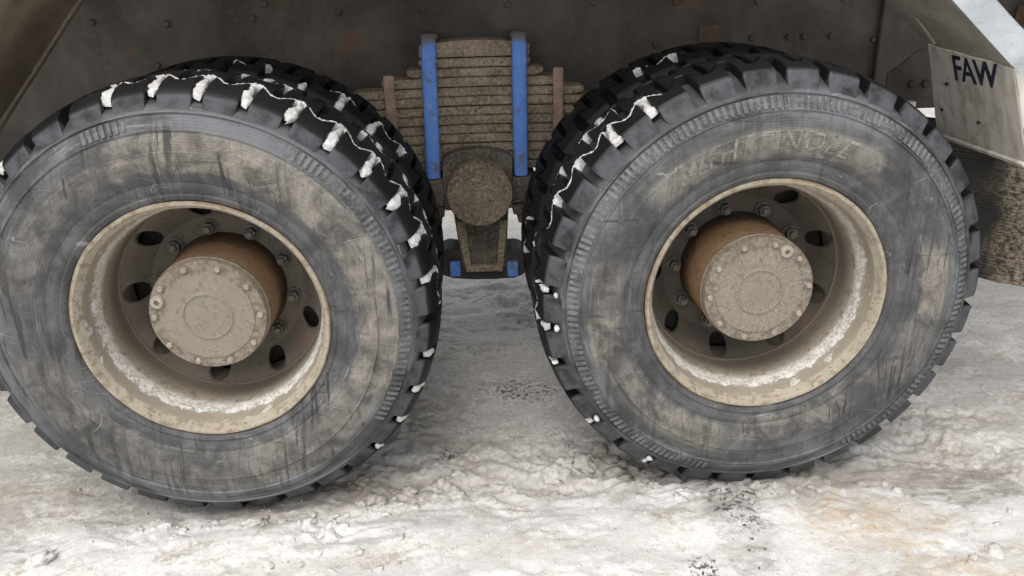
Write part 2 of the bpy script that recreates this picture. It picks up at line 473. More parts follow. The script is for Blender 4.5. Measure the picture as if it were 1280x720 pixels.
def mat_snow():
    g = G('trodden_snow')
    P = g.world()
    x, y, z = g.sep(P)
    n1 = g.noise(P, 2.6, 6, 0.6, 0.5); n2 = g.noise(P, 13, 7, 0.68, 0.5); n3 = g.noise(P, 70, 5, 0.7); n4 = g.noise(P, 300, 3, 0.6)
    flat = g.vmul(P, (0.55, 1.25, 1.0))
    n5 = g.noise(flat, 8, 6, 0.66, 0.8)
    c = g.mix(g.ss(n2, 0.3, 0.7), (0.50, 0.475, 0.435), (0.74, 0.72, 0.685))
    # grey-tan slush worked into the snow
    n6 = g.noise(flat, 3.2, 8, 0.72, 1.0)
    dirt = g.ss(g.add(g.mul(n6, 0.6), g.add(g.mul(n5, 0.4), g.mul(n3, 0.12))), 0.53, 0.60)
    front = g.ss(g.add(y, g.mul(g.sub(n6, 0.5), 0.5)), 0.04, -0.10)  # foreground mask: sun-lit snow painted whiter, its dirt thinned
    c = g.mix(g.mul(front, 0.8), c, g.mix(n2, (0.70, 0.69, 0.665), (0.89, 0.885, 0.87)))
    c = g.mix(g.mul(dirt, g.fmix(front, 0.85, 0.36)), c, g.mix(n5, (0.36, 0.33, 0.29), (0.58, 0.55, 0.505)))
    # brown road dirt pressed in here and there
    br = g.mul(g.ss(g.noise(g.vadd(flat, (3, 7, 0)), 6, 8, 0.75, 0.9), 0.53, 0.64), g.ss(n3, 0.35, 0.58))
    c = g.mix(g.mul(br, 0.7), c, g.mix(n2, (0.33, 0.245, 0.155), (0.52, 0.42, 0.30)))
    c = g.mix(g.mul(g.ss(g.add(g.mul(n3, 0.6), g.mul(n2, 0.5)), 0.52, 0.64), g.fmix(front, 0.45, 0.15)), c, (0.30, 0.262, 0.215))
    c = g.mix(g.mul(g.ss(n4, 0.60, 0.68), 0.35), c, (0.22, 0.19, 0.16))
    mot = g.ss(g.noise(flat, 22, 7, 0.75, 0.8), 0.40, 0.62)
    for cx, cy, ax, ay, col, amt in (
            (0.93, -0.18, 0.20, 0.12, (0.50, 0.37, 0.22), 0.68), (1.25, -0.03, 0.17, 0.11, (0.24, 0.21, 0.18), 0.95),
            (0.43, 0.19, 0.20, 0.13, (0.30, 0.25, 0.19), 0.65), (0.60, -0.10, 0.08, 0.26, (0.25, 0.23, 0.205), 0.7),
            (1.05, -0.42, 0.25, 0.12, (0.46, 0.34, 0.19), 0.7), (-0.35, 0.12, 0.16, 0.08, (0.40, 0.31, 0.2), 0.45),
            (0.02, -0.18, 0.22, 0.05, (0.50, 0.44, 0.36), 0.45), (0.95, 0.02, 0.18, 0.06, (0.33, 0.29, 0.24), 0.6)):
        c = g.mix(g.mul(g.mul(ell(g, x, y, cx, cy, ax, ay, n2, 1.2), amt), g.fmix(mot, 0.25, 1.0)), c, col)
    # soaked dark specks of grit
    sp = g.ss(g.noise(P, 34, 6, 0.75), 0.69, 0.74)
    c = g.mix(g.mul(sp, 0.75), c, (0.10, 0.09, 0.08))
    for cx, cy, ax, ay in ((0.11, 0.60, 0.13, 0.08), (-0.12, 0.25, 0.04, 0.03), (-0.20, 0.99, 0.05, 0.03), (0.62, -0.05, 0.07, 0.15), (0.47, -0.30, 0.04, 0.05)):
        c = g.mix(g.mul(g.mul(ell(g, x, y, cx, cy, ax, ay, n2, 0.6), g.ss(n3, 0.50, 0.60)), 0.85), c, (0.055, 0.055, 0.05))
    nb = g.bump(g.add(g.mul(n3, 0.9), g.add(g.mul(n2, 0.5), g.mul(n4, 0.5))), 0.6, 0.008)
    g.b.inputs['Subsurface Weight'].default_value = 0.0
    return g.out(c, g.fmix(dirt, 0.62, 0.36), nb, 0.3)

def mat_lump():
    g = G('lump_snow')
    P = g.world()
    n2 = g.noise(P, 16, 6, 0.68, 0.4); n3 = g.noise(P, 80, 5, 0.7)
    c = g.mix(g.ss(n2, 0.32, 0.66), (0.44, 0.40, 0.35), (0.70, 0.685, 0.65))
    c = g.mix(g.mul(g.ss(n2, 0.56, 0.68), 0.6), c, (0.40, 0.32, 0.23))
    return g.out(c, 0.6, g.bump(g.add(n2, n3), 0.5, 0.006), 0.3)

M_WALL = mat_wall()
M_GRIT = mat_grit('gritty_steel', (0.215, 0.168, 0.118), (0.36, 0.29, 0.21), (0.54, 0.455, 0.345))
M_GRITD = mat_grit('gritty_dark_steel', (0.10, 0.087, 0.07), (0.17, 0.147, 0.12), (0.27, 0.232, 0.185))
M_CAP = mat_grit('crusted_cap', (0.13, 0.108, 0.08), (0.24, 0.195, 0.145), (0.42, 0.34, 0.245))
M_RUST = mat_simple('rusty_clamp', (0.22, 0.145, 0.105), (0.36, 0.26, 0.20), 0.85, 20, (0.07, 0.05, 0.04))
M_BLUE = mat_blue()
M_RUSTD = mat_simple('rusty_plate', (0.07, 0.05, 0.038), (0.13, 0.085, 0.06), 0.85, 20, (0.05, 0.04, 0.03))
M_GUARD = mat_guard()
M_FLANGE = mat_flange()
M_FLAP = mat_flap()
M_NAVY = mat_simple('navy_lettering', (0.012, 0.013, 0.035), (0.035, 0.035, 0.07), 0.6, 25, (0.22, 0.20, 0.18), 0.68, 0.5)
M_INNERG = mat_simple('muddy_guard_inside', (0.15, 0.115, 0.078), (0.27, 0.215, 0.155), 0.8, 6, (0.08, 0.06, 0.045), 0.6, 0.5)
M_INNERL = mat_simple('muddy_shaded_paint', (0.28, 0.25, 0.205), (0.46, 0.425, 0.37), 0.75, 7, (0.13, 0.10, 0.08), 0.6, 0.5)  # mud on the sloping sheet, with its shade mixed into the tone
M_DARK = mat_simple('oily_black_steel', (0.02, 0.018, 0.016), (0.05, 0.044, 0.038), 0.6, 12)
M_NUT = mat_simple('dull_nut_steel', (0.09, 0.08, 0.068), (0.19, 0.17, 0.148), 0.55, 60, (0.12, 0.07, 0.04), 0.62, 0.6)
M_FBOLT = mat_simple('dusty_bolt', (0.26, 0.225, 0.18), (0.42, 0.375, 0.31), 0.7, 60)
M_PSNOW = mat_simple('clinging_snow', (0.52, 0.505, 0.475), (0.82, 0.815, 0.80), 0.75, 45, (0.40, 0.37, 0.33), 0.66, 0.6, bump=0.9, bd=0.008, spec=0.15)
M_RAISED = mat_simple('dusty_raised_rubber', (0.10, 0.096, 0.088), (0.31, 0.285, 0.24), 0.8, 24, (0.08, 0.08, 0.08), 0.56, 0.8)
M_RIDGE = mat_simple('dusty_ridge_rubber', (0.055, 0.057, 0.06), (0.19, 0.19, 0.19), 0.75, 22, (0.30, 0.29, 0.27), 0.64, 0.6)
M_SNOW = mat_snow()
M_LUMP = mat_lump()
M_PEBBLE = mat_simple('wet_grit', (0.05, 0.047, 0.042), (0.17, 0.155, 0.135), 0.6, 50)

# ------------------------------------------------------------------ ground
def perlin(x, y, seed):
    r = np.random.default_rng(seed)
    n = 256
    perm = r.permutation(n)
    gx = r.normal(size=n); gy = r.normal(size=n)
    l = np.hypot(gx, gy); gx /= l; gy /= l
    xi = np.floor(x).astype(int); yi = np.floor(y).astype(int)
    xf = x - xi; yf = y - yi
    u = xf ** 3 * (xf * (xf * 6 - 15) + 10); v = yf ** 3 * (yf * (yf * 6 - 15) + 10)
    def gr(i, j, dx, dy):
        h = perm[(perm[i % n] + j) % n]
        return gx[h] * dx + gy[h] * dy
    a = gr(xi, yi, xf, yf); b = gr(xi + 1, yi, xf - 1, yf)
    c = gr(xi, yi + 1, xf, yf - 1); d = gr(xi + 1, yi + 1, xf - 1, yf - 1)
    return (a * (1 - u) + b * u) * (1 - v) + (c * (1 - u) + d * u) * v

def height(x, y):
    wx = x + 0.04 * perlin(x * 6, y * 6, 40); wy = y + 0.04 * perlin(x * 6, y * 6, 41)
    h = 0.020 * perlin(x * 1.1, y * 1.5, 1)
    lump = np.zeros_like(x)
    for i, (sc, a) in enumerate(((3.5, 0.016), (8.0, 0.013), (18.0, 0.0080), (41.0, 0.0042))):
        lump += a * (0.42 - np.abs(perlin(wx * sc, wy * sc * 1.45, 10 + i)) * 1.7)
    rough = np.clip(0.45 + 1.6 * perlin(x * 1.7, y * 2.3, 30) + 0.5 * perlin(x * 5, y * 6, 31), 0, 1)
    churn = np.exp(-(((x - 0.40) / 0.27) ** 2 + ((y - 0.17) / 0.17) ** 2)) + 0.7 * np.exp(-(((x + 0.2) / 0.3) ** 2 + ((y - 0.1) / 0.12) ** 2))
    act = np.clip(rough + churn, 0, 1.5)
    flatcap = 0.002 + 0.010 * act                            # pressed flat by wheels, broken open elsewhere
    lump = flatcap - np.log1p(np.exp((flatcap - lump) / 0.0022)) * 0.0022
    h += lump * (0.75 + 0.6 * act)
    # broken crust: small tilted plates with sharp edges
    a = perlin(wx * 13, wy * 17, 70) + 0.5 * perlin(wx * 31, wy * 36, 71)
    st = np.floor(a * 5) / 5 + np.clip((a * 5 - np.floor(a * 5)) * 4 - 3, 0, 1) / 5
    h += 0.019 * st * np.clip(act - 0.35, 0, 1.1)
    h += 0.0030 * np.abs(perlin(wx * 75, wy * 85, 72)) * (0.3 + act)
    # faint lug prints pressed across the wheel track
    pr = np.abs(((x * 1.0 + 0.012 * np.sin(y * 40)) / 0.103) % 1 - 0.5)
    h -= 0.005 * np.clip((pr - 0.22) * 8, 0, 1) * np.exp(-((y - 0.10) / 0.16) ** 4) * np.clip(1 - act, 0, 1)
    # ridges across the track between the wheels, further in
    far = np.clip((y - 0.7) / 0.5, 0, 1) * np.clip((3.0 - y) / 1.0, 0, 1)
    h += far * 0.022 * np.abs(perlin(wx * 2.0, wy * 5.5, 50)) * 1.6
    # rut under the tyres, with a small berm on the near side
    rut = np.exp(-((y - 0.17) / 0.22) ** 4)
    h -= 0.014 * rut
    h += 0.020 * np.exp(-((y + 0.14) / 0.09) ** 2) * np.clip(0.5 + perlin(x * 5, y * 5, 60), 0, 1)
    h += 0.006 * np.exp(-((np.abs(x) - 0.675) / 0.26) ** 2) * np.exp(-((y + 0.01) / 0.07) ** 2) * (0.6 + 0.8 * np.clip(0.5 + 2 * perlin(x * 14, y * 14, 61), 0, 1))
    near = np.exp(-((np.abs(x) - 0.675) / 0.22) ** 2) * rut
    h = np.where(near > 0.35, np.minimum(h, 0.012), h)
    return h

def axis(a, b, step, far, grow=1.10):
    core = list(np.arange(a, b + step / 2, step))
    lo, hi = [], []
    d = step; p = a
    while p > -far: d *= grow; p -= d; lo.append(p)
    d = step; p = b
    while p < far: d *= grow; p += d; hi.append(p)
    return np.array(lo[::-1] + core + hi)

def make_ground():
    xs = axis(-1.35, 1.95, 0.0062, 400); ys = axis(-0.5, 1.5, 0.0062, 400, 1.07)
    X, Y = np.meshgrid(xs, ys)
    Z = height(X, Y)
    R = np.hypot(X, Y)
    Z = Z * np.clip(1.4 - R / 30, 0.1, 1)
    nx, ny = len(xs), len(ys)
    co = np.stack([X, Y, Z], -1).reshape(-1, 3).astype(np.float32)
    idx = np.arange(nx * ny).reshape(ny, nx)
    q = np.stack([idx[:-1, :-1], idx[:-1, 1:], idx[1:, 1:], idx[1:, :-1]], -1).reshape(-1, 4)
    me = bpy.data.meshes.new('snow_ground')
    me.vertices.add(len(co)); me.vertices.foreach_set('co', co.ravel())
    me.loops.add(q.size); me.loops.foreach_set('vertex_index', q.ravel().astype(np.int32))
    me.polygons.add(len(q)); me.polygons.foreach_set('loop_start', np.arange(0, q.size, 4, dtype=np.int32))
    me.polygons.foreach_set('use_smooth', np.ones(len(q), dtype=bool))
    me.update(calc_edges=True)
    o = finish('snow_ground', me, M_SNOW, None, False, False)
    tag(o, 'trodden grey white snow covering the ground around the wheels', None, None, 'structure')
make_ground()

def hz(x, y):
    return float(height(np.array([x]), np.array([y]))[0])

# ------------------------------------------------------------------ the truck
truck = tag(empty('dump_truck'), 'muddy dump truck with two big wheels and blue banded spring parked on snow', 'truck')

# --- tyre shapes (wheel space: axle along Y, outer face towards -Y, rim edge plane y = 0)
NB = 34                                    # tread pitches round the tyre
YC = 0.16                                  # middle of the tread
SIDE = [(0.2965, 0.012), (0.2995, -0.001), (0.303, -0.007), (0.312, -0.011), (0.317, -0.009), (0.323, -0.013), (0.338, -0.016), (0.343, -0.014),
        (0.350, -0.019), (0.375, -0.028), (0.400, -0.032), (0.4125, -0.032), (0.4155, -0.0285), (0.436, -0.0275), (0.455, -0.0225), (0.4575, -0.0255),
        (0.475, -0.019), (0.4905, -0.010), (0.4935, -0.0135), (0.4965, -0.0090), (0.503, -0.0035), (0.5085, 0.005), (0.512, 0.018), (0.518, 0.036), (0.527, 0.065), (0.534, 0.11)]
INN = [(r, min(2 * YC - y, 0.319)) for r, y in SIDE[::-1]]
TYRE_PROF = SIDE + INN + [(0.2955, 0.30), (0.2955, 0.02)]
TWIN_PROF = [(r, max(y, 0.004)) for r, y in SIDE] + INN + [(0.2955, 0.30), (0.2955, 0.02)]
RT = 0.5570

ROUND = [(0.0100, 0.5290), (0.019, 0.5365), (0.030, 0.5425), (0.045, 0.5475)]   # bevelled shoulder of the left tyres

def surf(y, rnd):
    if not rnd or y >= 0.045: return crown(min(max(y, 0.012), 0.31))
    if y <= ROUND[0][0]: return ROUND[0][1]
    for (y0, r0), (y1, r1) in zip(ROUND[:-1], ROUND[1:]):
        if y <= y1: return r0 + (r1 - r0) * (y - y0) / (y1 - y0)

def crown(y):
    t = (y - YC) / 0.14
    return 0.5595 - 0.0150 * t * t

def tri(u):
    t = 2 * abs(2 * (u - math.floor(u + 0.5))) - 1                # -1..1 zigzag, period 1, with flattened peaks
    return max(-0.8, min(0.8, t * 1.25)) / 0.8

def zig(k, u):
    """the two zigzag grooves: y of groove k at pitch coordinate u."""
    return (0.099, 0.206)[k] + (0.025 if k == 0 else -0.025) * tri(u)

def cyl(u, y, r):
    a = 2 * PI * u / NB
    return (r * math.cos(a), y, r * math.sin(a))

def block_mesh(kind, u0, u1, ns=8):
    """One tread lug spanning pitch coords u0..u1: cross-sections of profile points swept round the tyre."""
    V, F = [], []
    us = [u0 + (u1 - u0) * i / ns for i in range(ns + 1)]
    eps = (u1 - u0) * 0.03
    us = [u0, u0 + eps] + us[1:-1] + [u1 - eps, u1]
    n = None
    for i, u in enumerate(us):
        end = i in (0, len(us) - 1)
        d = 0.0022 if end else 0.0
        if kind == 'round_shoulder':
            yi = zig(0, u) - 0.0075
            pr = [(yi, 0.530), (yi, crown(yi) - 0.003 - d), (yi - 0.0025, crown(yi) - d), (0.053, crown(0.053) - d), (0.045, 0.5475 - d), (0.030, 0.5425 - d), (0.019, 0.5365 - d),
                  (0.0100, 0.5290 - d), (0.0060 + d * .5, 0.5190), (-0.0025 + d * .5, 0.5050), (-0.0070 + d, 0.4985), (0.004, 0.494), (0.03, 0.508)]
        elif kind == 'shoulder':
            yi = zig(0, u) - 0.0075
            pr = [(yi, 0.530), (yi, crown(yi) - 0.003 - d), (yi - 0.0025, crown(yi) - d), (0.053, crown(0.053) - d), (0.036, crown(0.036) - d), (0.0215, crown(0.0215) - 0.0005 - d), (0.0165, 0.5385 - d),
                  (0.0080 + d * .5, 0.5200), (-0.0025 + d * .5, 0.5050), (-0.0070 + d, 0.4985), (0.004, 0.494), (0.03, 0.512)]
        elif kind == 'inner':
            ya = zig(1, u) + 0.0075
            pr = [(ya, 0.530), (ya, crown(ya) - 0.003 - d), (ya + 0.0025, crown(ya) - d), (0.260, crown(0.26) - d), (0.2985, crown(0.2985) - d), (0.305, 0.535), (0.3185, 0.505), (0.29, 0.502)]
        else:
            ya = zig(0, u) + 0.0075; yb = zig(1, u) - 0.0075
            pr = [(ya, 0.530), (ya, crown(ya) - 0.0025 - d), (ya + 0.0022, crown(ya) - d), ((ya + yb) / 2, crown((ya + yb) / 2) - d), (yb - 0.0022, crown(yb) - d), (yb, crown(yb) - 0.0025 - d), (yb, 0.530)]
        n = len(pr)
        V += [cyl(u, y, r) for y, r in pr]
    m = len(us)
    for i in range(m - 1):
        for k in range(n):
            l = (k + 1) % n
            F.append((i * n + k, i * n + l, (i + 1) * n + l, (i + 1) * n + k))
    F.append(tuple(range(n))); F.append(tuple((m - 1) * n + k for k in range(n))[::-1])
    return V, F

BLOCKS = [('shoulder', -0.367, 0.367), ('centre', 0.09, 0.91), ('inner', -0.365, 0.365)]

def snow_piece(name, pts, mat, parent, rnd=False):
    """A strip of snow jammed in a groove. pts: (u, y, half width); fills the groove up to just under the lug tops."""
    V, F = [], []
    P = []
    K = 4
    n = len(pts)
    for q in range(n - 1):                                   # Catmull-Rom through the points
        p0 = pts[max(q - 1, 0)]; p1 = pts[q]; p2 = pts[q + 1]; p3 = pts[min(q + 2, n - 1)]
        for m in range(K):
            t = m / K
            P.append([0.5 * (2 * p1[k] + (p2[k] - p0[k]) * t + (2 * p0[k] - 5 * p1[k] + 4 * p2[k] - p3[k]) * t * t + (3 * p1[k] - p0[k] - 3 * p2[k] + p3[k]) * t ** 3) for k in range(3)])
    P.append(list(pts[-1]))
    ns = 8
    S = 2 * PI / NB * 0.55
    for i, (u, y, w) in enumerate(P):
        q = P[min(i + 1, len(P) - 1)]; p = P[max(i - 1, 0)]
        du = (q[0] - p[0]) * S; dy = q[1] - p[1]
        L = math.hypot(du, dy) or 1
        nx, ny = -dy / L, du / L                             # across the groove
        w = max(w, 0.0012) * (1 + random.uniform(-0.28, 0.28))
        fill = random.uniform(-0.0022, 0.0010) - (0.004 if i in (0, len(P) - 1) else 0)
        for k in range(ns):
            a = PI * k / (ns - 1)
            s = math.cos(a) * w * (1 + random.uniform(-0.2, 0.2))
            yy = y + ny * s
            top = surf(yy, rnd) + fill
            b0 = min(0.530, top - 0.010)
            r = b0 + (top - b0) * (math.sin(a) ** 0.3) * (1 - random.uniform(0, 0.10))
            V.append(cyl(u + nx * s / S, yy, r))
    for i in range(len(P) - 1):
        for k in range(ns - 1):
            F.append((i * ns + k, i * ns + k + 1, (i + 1) * ns + k + 1, (i + 1) * ns + k))
    F.append(tuple(range(ns))); F.append(tuple((len(P) - 1) * ns + k for k in range(ns))[::-1])
    return mesh_obj(name, V, F, mat, parent, True, True, 60)

def groove_snow(us, i, sty, parent, rnd=False):
    """Snow at lug gap i: head in the cross gap and tails curling along the zigzag groove."""
    u = us + i + 0.5
    k = random.uniform
    row = 1 if sty.isupper() and sty in 'WV' else 0
    def Z(t): return zig(row, t - us)
    if sty in 'YW':                                          # big head with one or two tails; W sits in the rear row
        f = k(.75, 1.25)
        if row == 0: hd = [(u + k(-.06, .06), k(.012, .022) if rnd else 0.023, 0.009 * f), (u + k(-.04, .04), 0.032, 0.0145 * f), (u + k(-.06, .06), 0.048, 0.0150 * f * k(.7, 1.1)), (u + k(-.05, .05), 0.072, 0.0085 * f), (u + k(-.05, .05), 0.098, 0.0072)]
        else: hd = [(u + k(-.05, .05), 0.288 - k(0, .02), 0.006 * f), (u, 0.266, 0.0125 * f), (u, 0.246, 0.0115 * f), (u + k(-.05, .05), 0.226, 0.006 * f)]
        j = -1 if k(0, 1) < .65 else 1
        m = random.choice((3, 4, 5, 6, 7))
        tl = [(u + j * (0.10 + 0.16 * q), Z(u + j * (0.10 + 0.16 * q)) + k(-.0015, .0015), k(0.0050, 0.0092) * (1 - 0.09 * q)) for q in range(m)]
        snow_piece('packed_snow', hd + tl, M_PSNOW, parent, rnd)
        if k(0, 1) < .6:
            snow_piece('packed_snow', [(u - j * t, Z(u - j * t), 0.0072 - t * .010) for t in (0.0, 0.15, 0.3, 0.44)], M_PSNOW, parent, rnd)
    elif sty == 'b':                                         # small clot in the shoulder gap only
        f = k(.55, 1.2)
        snow_piece('packed_snow', [(u + k(-.06, .06), 0.020, 0.007 * f), (u + k(-.05, .05), 0.031, 0.0125 * f), (u + k(-.05, .05), 0.046, 0.009 * f), (u + k(-.05, .05), 0.056, 0.003)], M_PSNOW, parent, rnd)
    else:                                                    # z, V: thin line along a groove
        a = u + k(-.4, 0.2)
        snow_piece('packed_snow', [(a + t, Z(a + t) + k(-.002, .002), k(0.0026, 0.0075)) for t in np.arange(0, k(.6, 1.4), 0.15)], M_PSNOW, parent, rnd)

def clump(name, u, y, r, size, mat, parent):
    """A rounded clot of snow sitting at a gap of the shoulder."""
    bm = bmesh.new()
    bmesh.ops.create_icosphere(bm, subdivisions=2, radius=1.0)
    c = Vector(cyl(u, y, r)); a = 2 * PI * u / NB
    off = Vector((random.uniform(0, 90), random.uniform(0, 90), 3))
    rad = Vector((math.cos(a), 0, math.sin(a))); tan = Vector((-math.sin(a), 0, math.cos(a))); ax = Vector((0, 1, 0))
    for v in bm.verts:
        k = 1 + 0.55 * mnoise.noise(v.co * 1.3 + off)
        v.co = c + rad * (v.co.x * size * 0.62 * k) + tan * (v.co.y * size * 0.8 * k) + ax * (v.co.z * size * 0.9 * k)
    return bm_obj(name, bm, mat, parent, True)

RIM_PROF = [(0.285, 0.020), (0.2925, 0.012), (0.2985, 0.004), (0.2985, -0.003), (0.2950, -0.0068), (0.2895, -0.0060), (0.2850, 0.000), (0.2815, 0.010), (0.2785, 0.014),
            (0.2768, 0.018), (0.2755, 0.040), (0.2738, 0.048), (0.2690, 0.060), (0.2625, 0.090), (0.2585, 0.120), (0.2565, 0.150), (0.2560, 0.176),
            (0.2530, 0.182), (0.2525, 0.260), (0.2600, 0.262), (0.2610, 0.175), (0.2640, 0.12), (0.275, 0.062), (0.282, 0.040)]

def disc_mesh(off_deg, nh=9, rh=0.0262):
    """The wheel disc: dished ring with nh round hand holes cut through it, each with a rolled edge."""
    V, F = [], []
    def ydisc(r):                          # dish profile: outer part shallow, nut flange deeper
        t = min(max((r - 0.190) / (0.255 - 0.190), 0), 1)
        return 0.240 - 0.062 * (t * t * (3 - 2 * t)) 
    rh0, r_in, r_out = 0.2240, 0.197, 0.2535
    NS = 32
    half = PI / nh
    for h in range(nh):
        a0 = math.radians(off_deg) + h * 2 * half
        rings = [[], [], [], [], []]
        ts = [2 * PI * k / 28 for k in range(28)]
        hw = half * rh0
        for ca in (math.atan2(hw, r_out - rh0), math.atan2(hw, r_in - rh0)): ts += [ca, -ca % (2 * PI)]
        ts = sorted(ts)
        for k in range(NS):
            t = ts[k]
            dx, dz = math.cos(t), math.sin(t)          # dx radial, dz tangential
            # reach to the sector border
            cand = []
            if dx > 1e-6: cand.append((r_out - rh0) / dx)
            if dx < -1e-6: cand.append((r_in - rh0) / dx)
            if abs(dz) > 1e-6: cand.append(half * rh0 / abs(dz))
            L = min(cand)
            for ring, (d, dy) in enumerate(((L, 0), (min(rh + 0.004, (rh + L) / 2), 0), (min(rh + 0.0015, (rh + L) / 2), -0.0012), (rh * 0.97, 0.001), (rh * 0.97, 0.012))):
                if ring and d > L: d = L
                r = rh0 + dx * d; a = a0 + dz * d / rh0
                rings[ring].append(len(V)); V.append((r * math.cos(a), ydisc(r) + dy, r * math.sin(a)))
        for ring in range(4):
            for k in range(NS):
                l = (k + 1) % NS
                F.append((rings[ring][k], rings[ring][l], rings[ring + 1][l], rings[ring + 1][k]))
    # nut flange inside, running up to the hub
    seg = 108
    prof = [(0.2010, 0.2400), (0.1975, 0.2395), (0.190, 0.2405), (0.150, 0.2415), (0.120, 0.2415)]
    v, f = lathe_data(prof, seg)
    b = len(V); V += v; F += [tuple(i + b for i in q) for q in f]
    return V, F

def nut_mesh():
    bm = bmesh.new()
    def prismr(n, r, y0, y1, top=0.0, ph=0.0):
        a = [bm.verts.new((r * math.cos(2 * PI * i / n + ph), y0, r * math.sin(2 * PI * i / n + ph))) for i in range(n)]
        b = [bm.verts.new(((r - top) * math.cos(2 * PI * i / n + ph), y1, (r - top) * math.sin(2 * PI * i / n + ph))) for i in range(n)]
        for i in range(n): bm.faces.new((a[i], a[(i + 1) % n], b[(i + 1) % n], b[i]))
        bm.faces.new(b)
    prismr(16, 0.020, 0.0, -0.006)
    prismr(6, 0.0165, -0.004, -0.026, 0.0015)
    prismr(12, 0.0105, -0.026, -0.036, 0.002)
    bmesh.ops.recalc_face_normals(bm, faces=bm.faces)
    me = bpy.data.meshes.new('wheel_nut'); bm.to_mesh(me); bm.free()
    return me

def bolt_mesh(r, h, n=6, dome=True):
    bm = bmesh.new()
    a = [bm.verts.new((r * math.cos(2 * PI * i / n), 0.002, r * math.sin(2 * PI * i / n))) for i in range(n)]
    b = [bm.verts.new((r * math.cos(2 * PI * i / n), -h * 0.7, r * math.sin(2 * PI * i / n))) for i in range(n)]
    c = [bm.verts.new((r * 0.78 * math.cos(2 * PI * i / n), -h, r * 0.78 * math.sin(2 * PI * i / n))) for i in range(n)]
    for p, q in ((a, b), (b, c)):
        for i in range(n): bm.faces.new((p[i], p[(i + 1) % n], q[(i + 1) % n], q[i]))
    bm.faces.new(c)
    bmesh.ops.recalc_face_normals(bm, faces=bm.faces)
    me = bpy.data.meshes.new('bolt'); bm.to_mesh(me); bm.free()
    return me

def inst(name, me, parent, loc, rot=(0, 0, 0), label=None):
    o = bpy.data.objects.new(name, me)
    COL.objects.link(o); o.parent = parent; o.location = loc; o.rotation_euler = rot
    if label: o['label'] = label
    return o

def text_mesh(s, size, extrude, offset=0.0, spacing=1.0, res=3):
    cu = bpy.data.curves.new('lettering', 'FONT')
    cu.body = s; cu.size = size; cu.extrude = extrude; cu.offset = offset; cu.space_character = spacing; cu.resolution_u = res
    o = bpy.data.objects.new('lettering', cu); COL.objects.link(o)
    dg = bpy.context.evaluated_depsgraph_get()
    me = bpy.data.meshes.new_from_object(o.evaluated_get(dg))
    bpy.data.objects.remove(o); bpy.data.curves.remove(cu)
    return me

def sidewall_y(r):
    for (r0, y0), (r1, y1) in zip(SIDE[:-1], SIDE[1:]):
        if r0 <= r <= r1: return y0 + (y1 - y0) * (r - r0) / (r1 - r0)
    return 0

def arc_text(s, r_mid, a_mid, size, parent, mat, top=True, shear=0.25, spacing=1.0):
    """Raised letters bent round the sidewall, centred on angle a_mid (deg, seen from outside; 90 = top)."""
    me = text_mesh(s, size, 0.5, size * 0.012, spacing, 2)
    n = len(me.vertices)
    co = np.zeros(n * 3); me.vertices.foreach_get('co', co); co = co.reshape(-1, 3)
    cx = (co[:, 0].min() + co[:, 0].max()) / 2; cyv = (co[:, 1].min() + co[:, 1].max()) / 2
    zt = co[:, 2].max()
    for i, v in enumerate(me.vertices):
        u = co[i, 0] - cx + shear * (co[i, 1] - cyv); w = co[i, 1] - cyv
        if top: a = math.radians(a_mid) - u / r_mid; r = r_mid + w
        else: a = math.radians(a_mid) + u / r_mid; r = r_mid - w
        y = sidewall_y(r) + (-0.0022 if co[i, 2] > 0 else 0.004)
        v.co = (r * math.cos(a), y, r * math.sin(a))
    return finish('sidewall_lettering', me, mat, parent, False, True)

